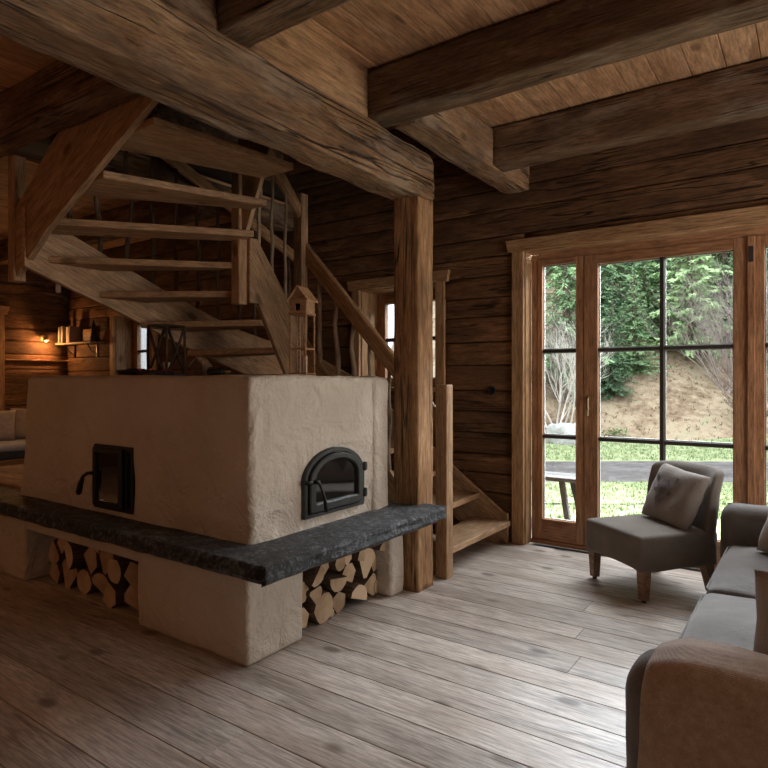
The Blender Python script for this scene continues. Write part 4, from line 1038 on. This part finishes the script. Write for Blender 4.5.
thr = build('throw_blanket', mb, M['throw'], None, Mx=Matrix.Translation((0, 2.24, .66)), smooth=True)
tag(thr, 'brown felted throw blanket draped over the near sofa arm', 'blanket')
def cushion_on(loc, rx, rz, w, h, t_, mat, label, seed, ry=0):
    Mx = Matrix.Translation(loc) @ Matrix.Rotation(rz, 4, 'Z') @ Matrix.Rotation(ry, 4, 'Y') @ Matrix.Rotation(rx, 4, 'X')
    return tag(link('scatter_cushion', pillow(w, h, t_, seed).mesh('scatter_cushion', mat, True), None, Mx), label, 'cushion')
cushion_on((-.12, 4.25, .46), math.radians(-25), math.radians(-40), .46, .42, .15, M['tan'], 'cushion leaning in the far corner of the sofa', 8)
cushion_on((.03, 2.67, .455), math.radians(18), math.radians(8), .45, .40, .14, M['tan'], 'tan cushion on the sofa just behind the throw', 9)

# ---------------------------------------------------------------- snug: daybed, shelf, books, lamp
db = thing('daybed', 'built-in wooden daybed with dark mattress in the far corner', 'bed', (-9.5, 4.0, 0))
bbox_board('side_panel', (-9.06, 2.2, 0.0), (-9.02, 5.25, .37), 'y', M['casing'], db, .004)
bbox_board('top_rail', (-9.10, 2.2, .37), (-9.0, 5.25, .40), 'y', M['casing'], db, .004)
mb = MB(); mb.box((-10.05, 2.25, 0.02), (-9.07, 5.22, .38)); build('bed_box', mb, M['casing'], db)
build('mattress', roundbox((-10.05, 2.25, .40), (-9.05, 5.2, .52), r=.04, step=.12, amp=.006, seed=3), M['charcoal'], db, smooth=True)
bl = build('quilt', roundbox((-10.04, 2.4, .515), (-9.04, 5.15, .61), r=.045, step=.08, amp=.012, freq=4, crown=.015, seed=8), M['sheet'], None, Mx=Matrix.Translation((-9.5, 3.8, .52)), smooth=True)
tag(bl, 'pale quilt spread over the dark mattress of the daybed', 'quilt')
cushion_on((-9.60, 3.97, .62), math.radians(-18), math.radians(65), .60, .46, .2, M['greige'], 'large grey cushion leaning on the daybed wall', 4)
cushion_on((-9.55, 4.42, .62), math.radians(-16), math.radians(50), .5, .48, .17, M['tan'], 'brownish cushion beside the large grey one on the daybed', 5)
sh = thing('wall_shelf', 'narrow wooden wall shelf on two black iron brackets beside the snug window', 'shelf', (-9.63, 5.33, 2.08))
bbox_board('shelf_board', (-10.05, 5.10, 2.065), (-9.0, 5.325, 2.09), 'x', M['casing'], sh, .003)
for x_ in (-9.85, -9.2):
    mb = MB(); mb.box((x_-.012, 5.14, 2.05), (x_+.012, 5.32, 2.064)); mb.box((x_-.012, 5.305, 1.86), (x_+.012, 5.32, 2.05)); mb.tube([(x_, 5.17, 2.05), (x_, 5.22, 1.96), (x_, 5.305, 1.90)], .008, 6); build('bracket', mb, M['blackiron'], sh)
bk = [(-10.0, .035, .26, (0.42, 0.36, 0.30), 'slim pale book at the corner end of the shelf'), (-9.90, .05, .27, (0.30, 0.24, 0.20), 'thick brown book second on the shelf'), (-9.74, .045, .25, (0.50, 0.46, 0.40), 'cream book standing third on the shelf'), (-9.685, .04, .26, (0.35, 0.20, 0.14), 'reddish book beside the cream one')]
for (x_, t_, h_, c_, lab) in bk:
    m_ = plain('cover_cloth', c_, 0.7)
    b_ = thing('book', lab, 'book', (x_, 5.22, 2.0905), 0, 'books on the wall shelf')
    mb = MB(); mb.box((x_-t_/2, 5.13, 2.0905), (x_-t_/2+.003, 5.31, 2.0905+h_)); mb.box((x_+t_/2-.003, 5.13, 2.0905), (x_+t_/2, 5.31, 2.0905+h_)); mb.box((x_-t_/2, 5.127, 2.0905), (x_+t_/2, 5.131, 2.0905+h_)); build('book_cover', mb, m_, b_)
    mb = MB(); mb.box((x_-t_/2+.003, 5.132, 2.094), (x_+t_/2-.003, 5.306, 2.087+h_)); build('page_block', mb, M['paper'], b_)
fg = thing('carved_figure', 'dark pointed carved figure at the window end of the wall shelf', 'ornament', (-9.13, 5.22, 2.0905))
mb = MB(); mb.lathe([(.05, 0), (.055, .04), (.04, .12), (.028, .2), (.03, .24), (.012, .31), (.003, .34)], 14, 0, Matrix.Translation((-9.13, 5.22, 2.0905))); build('figure_body', mb, M['blackiron'], fg, smooth=True)
pf = thing('picture_board', 'small plain wooden board leaning on the wall shelf next to the figure', 'picture', (-9.38, 5.24, 2.0905))
mb = MB(); mb.box((-9.50, 5.26, 2.0905), (-9.26, 5.275, 2.30)); build('board_panel', mb, M['casing'], pf)
# spot lamp on the west wall
sp = thing('wall_spot', 'small lit brass wall spot above the daybed', 'lamp', (-10.09, 4.92, 2.12))
mb = MB(); mb.lathe([(.045, 0), (.045, .02), (.02, .025)], 16, 0, Matrix.Translation((-10.095, 4.92, 2.17)) @ Matrix.Rotation(P90, 4, 'Y')); mb.tube([(-10.07, 4.92, 2.17), (-9.98, 4.92, 2.18)], .008, 6); build('arm', mb, M['brass'], sp, smooth=True)
mb = MB(); mb.lathe([(.018, .06), (.03, .05), (.055, 0), (.053, 0), (.028, .045), (.015, .055)], 18, 0, Matrix.Translation((-9.97, 4.92, 2.12))); build('shade', mb, M['brass'], sp, smooth=True)
mb = MB(); mb.lathe([(.004, -.01), (.02, .0), (.026, .012), (.02, .028), (.006, .034)], 14, 0, Matrix.Translation((-9.97, 4.92, 2.115))); build('bulb', mb, M['bulb'], sp, smooth=True)
point('wall_spot_light', (-9.93, 4.90, 2.04), 13, (1.0, 0.50, 0.18), 0.02)
sn = thing('smoke_sensor', 'small white cylindrical sensor high on the dark wall corner of the snug', 'sensor', (-9.8, 5.05, 2.93))
mb = MB(); mb.lathe([(.035, 0), (.04, .02), (.04, .13), (.03, .15)], 16, 0, Matrix.Translation((-9.95, 5.10, 2.9))); build('sensor_body', mb, M['white'], sn, smooth=True)
mb = MB(); mb.tube([(-9.95, 5.10, 3.05), (-9.95, 5.10, 3.19)], .006, 6); build('stem', mb, M['white'], sn, smooth=True)
# wooden ledge strip on the west wall
tag(bbox_board('wall_rail', (-10.1, 4.36, 1.80), (-10.06, 5.33, 1.825), 'y', M['casing'], None), 'thin pale rail fixed on the log wall above the daybed', 'rail')
# round black socket between stair and door
sk = thing('wall_socket', 'round black wall socket on the logs between stair and glazed door', 'socket', (-2.49, 5.325, 1.40))
mb = MB(); mb.lathe([(.042, 0), (.042, .012), (.036, .016), (.028, .016), (.026, .006), (.004, .006)], 24, 0, Matrix.Translation((-2.49, 5.322, 1.40)) @ Matrix.Rotation(P90, 4, 'X')); build('socket_ring', mb, M['black'], sk, smooth=False)

#=====OUTSIDE
# ---------------------------------------------------------------- outside: terrace, lawn, gravel track, hillside, trees
FW = Vector((-math.sin(math.radians(35)), math.cos(math.radians(35)), 0)); RT = Vector((FW.y, -FW.x, 0))
def SD(s_, d_, z=0.0): return FW*d_+RT*s_+Vector((0, 0, z))
GZ = -0.14
def hz(s_, d_):
    d0 = 15.8+0.5*math.sin(s_*0.5)
    if d_ < d0: return GZ+0.02*noise.noise(Vector((s_*.5, d_*.5, 0)))
    k = d_-d0
    side = 1/(1+math.exp(-(s_-1.6)*1.6))
    return GZ+(0.10*min(k, 1.5)+0.62*max(0, k-1.2))*(0.08+0.92*side)+0.25*noise.noise(Vector((s_*.35, d_*.35, 3)))*min(1, k)
def terrain(name, s0, s1, d0, d1, ns, nd, mat, lift=0.0):
    mb = MB()
    for i in range(ns+1):
        for j in range(nd+1):
            s_, d_ = s0+(s1-s0)*i/ns, d0+(d1-d0)*j/nd; mb.v.append(tuple(SD(s_, d_, hz(s_, d_)+lift)))
    for i in range(ns):
        for j in range(nd):
            a = i*(nd+1)+j; mb.f.append((a, a+nd+1, a+nd+2, a+1)); mb.mi.append(0)
    return struct(build(name, mb, mat, None, smooth=True))
# lawn by the house clipped to the outside of the wall
mb = MB(); mb.box((-16, 5.6, -0.4), (14, 12.5, GZ-0.02)); struct(build('ground', mb, M['lawn'], None))
terrain('lawn', -14, 22, 8.2, 9.9, 40, 4, M['lawn'], 0.004)
terrain('gravel_track', -14, 22, 9.9, 12.4, 60, 10, M['gravel'], 0.004)
terrain('lawn', -16, 26, 12.4, 16.2, 60, 10, M['lawn'], 0.004)
terrain('hillside', -20, 44, 16.2, 46, 90, 60, M['hill'])
# terrace deck in front of the door
tc = struct(link('terrace_floor', None, None, Matrix.Translation((-1, 6, -0.1))))
for i in range(9):
    bbox_board('plank', (-4.2, 5.63+i*.135, -0.105), (3.0, 5.63+i*.135+.125, -.075), 'x', M['deck'], tc, .004)
# outside bench
bn = thing('garden_bench', 'weathered grey plank bench with splayed legs out on the terrace', 'bench', (-2.75, 6.55, -.075))
for k in range(2): bbox_board('seat_plank', (-3.5, 6.36+k*.19, .43), (-2.0, 6.36+k*.19+.175, .475), 'x', M['greywood'], bn, .006)
for x_, yy in ((-2.20, 6.42), (-2.17, 6.66), (-3.30, 6.42), (-3.33, 6.66)):
    dx = .14; dy = -.05 if yy < 6.5 else .08
    board('leg', (x_+dx*(1 if x_ > -2.7 else -1)*0.7, yy+dy, -.07), (x_, yy, .435), .055, .05, M['greywood'], bn, up=(0, 1, 0))
# boulder
rk = roundbox((-.5, -.4, -.3), (.5, .4, .42), r=.3, step=.12, amp=.18, freq=1.8, seed=5)
p = SD(4.75, 15.9, GZ+0.12)
tag(build('boulder', rk, M['rock'], None, Mx=Matrix.Translation(p), local=True, smooth=True), 'pale grey boulder lying at the foot of the slope', 'boulder')
mb = MB(); rnd = random.Random(2)
for i in range(140):
    a = rnd.uniform(0, 6.28); e = rnd.uniform(.1, 1.5); r_ = rnd.uniform(.12, .32); c_ = Vector((math.cos(a)*math.cos(e)*r_*1.3, math.sin(a)*math.cos(e)*r_*1.3, math.sin(e)*r_))
    t1 = Vector((rnd.uniform(-1, 1), rnd.uniform(-1, 1), rnd.uniform(-.3, 1))).normalized()*.05; t2 = t1.cross(Vector((rnd.uniform(-1, 1), rnd.uniform(-1, 1), 1))).normalized()*.03
    mb.add([c_-t1, c_+t2, c_+t1, c_-t2], [(0, 1, 2, 3)])
tag(build('green_shrub', mb, M['blade'], None, Mx=Matrix.Translation(SD(6.35, 16.9, hz(6.35, 16.9))), local=True), 'small bright green shrub at the bottom of the dry slope', 'shrub')

# grass: blades near the house and dry tufts on the slope (nobody could count them)
def tufts(name, label, mat, pts, h0, h1, nb, lean, sd):
    rnd_ = random.Random(sd); mb = MB()
    for (s_, d_) in pts:
        c_ = SD(s_, d_, hz(s_, d_)-.01)
        for b_ in range(nb):
            a = rnd_.uniform(0, 6.28); h_ = rnd_.uniform(h0, h1); w_ = h_*0.06+.004; o_ = Vector((math.cos(a), math.sin(a), 0)); q = c_+o_*rnd_.uniform(0, h1*.35); sdv = Vector((-o_.y, o_.x, 0))*w_
            k = len(mb.v); mb.v += [tuple(q-sdv), tuple(q+sdv), tuple(q+o_*h_*lean+Vector((0, 0, h_)))]; mb.f.append((k, k+1, k+2)); mb.mi.append(0)
    o = link(name, mb.mesh(name, mat, False, 0, 1, False)); o['kind'] = 'stuff'; o['label'] = label; o['category'] = 'grass'; return o
rnd = random.Random(9)
tufts('grass', 'short green lawn grass on both sides of the gravel track', M['blade'], [(rnd.uniform(-3, 8), rnd.uniform(7.2, 9.85)) for _ in range(5000)]+[(rnd.uniform(1, 12), rnd.uniform(12.5, 16)) for _ in range(5000)], .03, .08, 4, .5, 1)
tufts('dry_grass', 'dry straw coloured grass covering the hillside', M['tuft'], [(rnd.uniform(1, 22), 16.2+rnd.random()**1.3*12) for _ in range(4500)], .04, .11, 6, .8, 2)

# conifers
def conifer_mesh(name, H, R_, seed, dens, mat_leaf, droop=.25):
    rnd_ = random.Random(seed); mb = MB()
    mb.tube([(0, 0, -.6), (0.02, 0, H*.5), (0, 0, H)], [H*.018+.03, H*.01+.02, .01], 7, 0)
    nlev = int(H*3.2)
    for l in range(nlev):
        t_ = (l+.6)/nlev; z_ = H*(0.06+.94*t_); rr = R_*(1-t_)**0.85*rnd_.uniform(.8, 1.12)+.08; nb = max(4, int(9*(1-t_)+5))
        for b_ in range(nb):
            a = 6.283*(b_+rnd_.random()*.8)/nb+l*.7; dv = Vector((math.cos(a), math.sin(a), 0)); sv = Vector((-dv.y, dv.x, 0)); L_ = rr*rnd_.uniform(.7, 1.1)
            p0 = Vector((0, 0, z_+rnd_.uniform(-.5, .5)*H/nlev*1.6)); tip = p0+dv*L_+Vector((0, 0, -L_*droop+L_*.32*rnd_.uniform(-1, 1)))
            n_ = max(3, int(L_*dens))
            for q in range(n_):
                f_ = (q+.5)/n_; c_ = p0.lerp(tip, f_)+Vector((0, 0, .05*L_*math.sin(f_*3.1)))
                for sg in (-1, 1):
                    ln_ = (.34*(1-f_*.7)*L_*.6+.10)*rnd_.uniform(.7, 1.2)
                    e_ = c_+(sv*sg*.8+dv*.85).normalized()*ln_*.85+Vector((0, 0, -ln_*rnd_.uniform(-.25, .75)))
                    w_ = (dv+Vector((0, 0, rnd_.uniform(-.6, .6))))*(.05+.02*L_)*.6; m_ = c_.lerp(e_, .45)
                    mb.add([c_, m_-w_+Vector((0, 0, .02)), e_, m_+w_-Vector((0, 0, .03))], [(0, 1, 2, 3)], 1)
    return mb.mesh(name, [M['twig_brown'], mat_leaf], False, 0, 1, False)
cm = {'dark': conifer_mesh('spruce', 11, 2.3, 1, 8.5, M['needle_dark']), 'mid': conifer_mesh('spruce', 9, 2.1, 2, 10, M['needle_mid'], .15), 'light': conifer_mesh('young_spruce', 6, 1.5, 3, 14, M['needle_light'], .05)}
def conifer(kind, s_, d_, sc, label, rz=0.0, dz=0.0):
    o = link('conifer', cm[kind], None, Matrix.Translation(SD(s_, d_, hz(s_, d_)+dz)) @ Matrix.Rotation(rz, 4, 'Z') @ Matrix.Scale(sc, 4))
    return tag(o, label, 'tree', 'conifers on the hillside')
def at(u, d_): return (u-384)/616*d_
CT = [('mid', 566, 19.5, .85, 'bright conifer filling the narrow left light of the door'), ('light', 690, 20.5, 1.12, 'pale yellow-green young conifer in the right half of the door leaf'),
      ('mid', 724, 21.8, 1.05, 'mid-green conifer just behind the pale young one'), ('mid', 612, 22.5, .85, 'mid-green conifer seen at the left edge of the door leaf'),
      ('dark', 640, 26, 1.0, 'dark conifer behind the grey thicket'), ('dark', 752, 25, 1.1, 'dark conifer to the right of the pale young one'), ('dark', 590, 28, 1.1, 'dark conifer behind the two mid-green ones at left'),
      ('dark', 665, 29, 1.15, 'dark conifer high on the slope above the pale young one'), ('dark', 700, 32, 1.2, 'tall dark conifer topmost on the slope'), ('mid', 780, 21, .9, 'conifer seen through the next door leaf'),
      ('dark', 545, 27, 1.2, 'dark conifer beyond the left edge of the door'), ('dark', 625, 33, 1.3, 'back row conifer behind the dark one in the middle'), ('dark', 740, 34, 1.3, 'back row conifer at the right'), ('dark', 575, 35, 1.3, 'back row conifer at the left'), ('dark', 800, 30, 1.3, 'back row conifer beyond the right edge'), ('mid', 645, 21.5, .45, 'small conifer at the lower edge of the dark trees')]
CT += [('dark', 612, 18.6, .34, 'low dark spruce at the foot of the slope in the door leaf'), ('mid', 634, 19.4, .42, 'low green spruce beside the dark low one'), ('dark', 596, 20.5, .6, 'dark spruce hugging the door leaf edge'), ('dark', 655, 22.5, .6, 'dark spruce behind the low green one')]
for i, (k, u, d_, sc, lab) in enumerate(CT): conifer(k, at(u, d_), d_, sc, lab, i*1.3, -0.3)
# leafless shrubs and trees
def bare(name, seed, H, spread, stems, depth, r0, mat, up=.55):
    rnd_ = random.Random(seed); mb = MB()
    def grow(p, d_, L_, r_, lev):
        n_ = 4; pts = [p]; q = p.copy(); dd = d_.copy()
        for i in range(n_):
            dd = (dd+Vector((rnd_.uniform(-1, 1), rnd_.uniform(-1, 1), rnd_.uniform(-.4, .9)))*.16).normalized(); q = q+dd*L_/n_; pts.append(q.copy())
        mb.tube(pts, [r_*(1-.45*i/n_) for i in range(n_+1)], 3 if lev > 0 else 5, 0, False)
        if lev >= depth: return
        for k in range(rnd_.randint(3, 5)):
            f_ = rnd_.randint(1, n_); b_ = (dd+Vector((rnd_.uniform(-1, 1), rnd_.uniform(-1, 1), rnd_.uniform(-.2, 1)*up))*.75).normalized()
            grow(pts[f_], b_, L_*rnd_.uniform(.5, .72), r_*.55, lev+1)
    for s_ in range(stems):
        a = rnd_.uniform(0, 6.28); e_ = rnd_.uniform(.1, 1)*spread; grow(Vector((rnd_.uniform(-.3, .3), rnd_.uniform(-.3, .3), -.1)), Vector((math.cos(a)*e_, math.sin(a)*e_, 1)).normalized(), H*rnd_.uniform(.4, .62), r0, 0)
    return mb.mesh(name, mat, False, 0, 1, False)
bA = bare('bare_bush', 4, 5.4, 1.15, 24, 3, .019, M['twig']); bB = bare('bare_bush', 8, 6.0, .7, 6, 4, .05, M['twig_pale']); bC = bare('bare_bush', 12, 3.4, .9, 5, 4, .055, M['twig_brown'])
def bush(me, u, d_, sc, label, rz=0, dz=0):
    s_ = at(u, d_); return tag(link('bare_bush', me, None, Matrix.Translation(SD(s_, d_, hz(s_, d_)+dz)) @ Matrix.Rotation(rz, 4, 'Z') @ Matrix.Scale(sc, 4)), label, 'bush', 'leafless bushes on the slope')
bush(bA, 732, 18.3, .78, 'wide grey leafless bush fanning out in the right lights of the door leaf')
bush(bB, 558, 17.0, .62, 'pale bare tree with crooked trunk in the narrow left light', 1.0)
bush(bA, 640, 23.5, .8, 'grey leafless thicket before the dark conifers', 2.0)
bush(bC, 752, 16.6, .62, 'dark brown low branches reaching in from the right', .4)
bush(bB, 610, 24.0, 1.05, 'tall bare tree among the conifers', 3.0)
bush(bA, 560, 18.6, .6, 'tangled bare bush behind the boulder', 4.0)
bush(bA, 790, 18.5, .8, 'leafless bush seen through the next door leaf', 5.0)
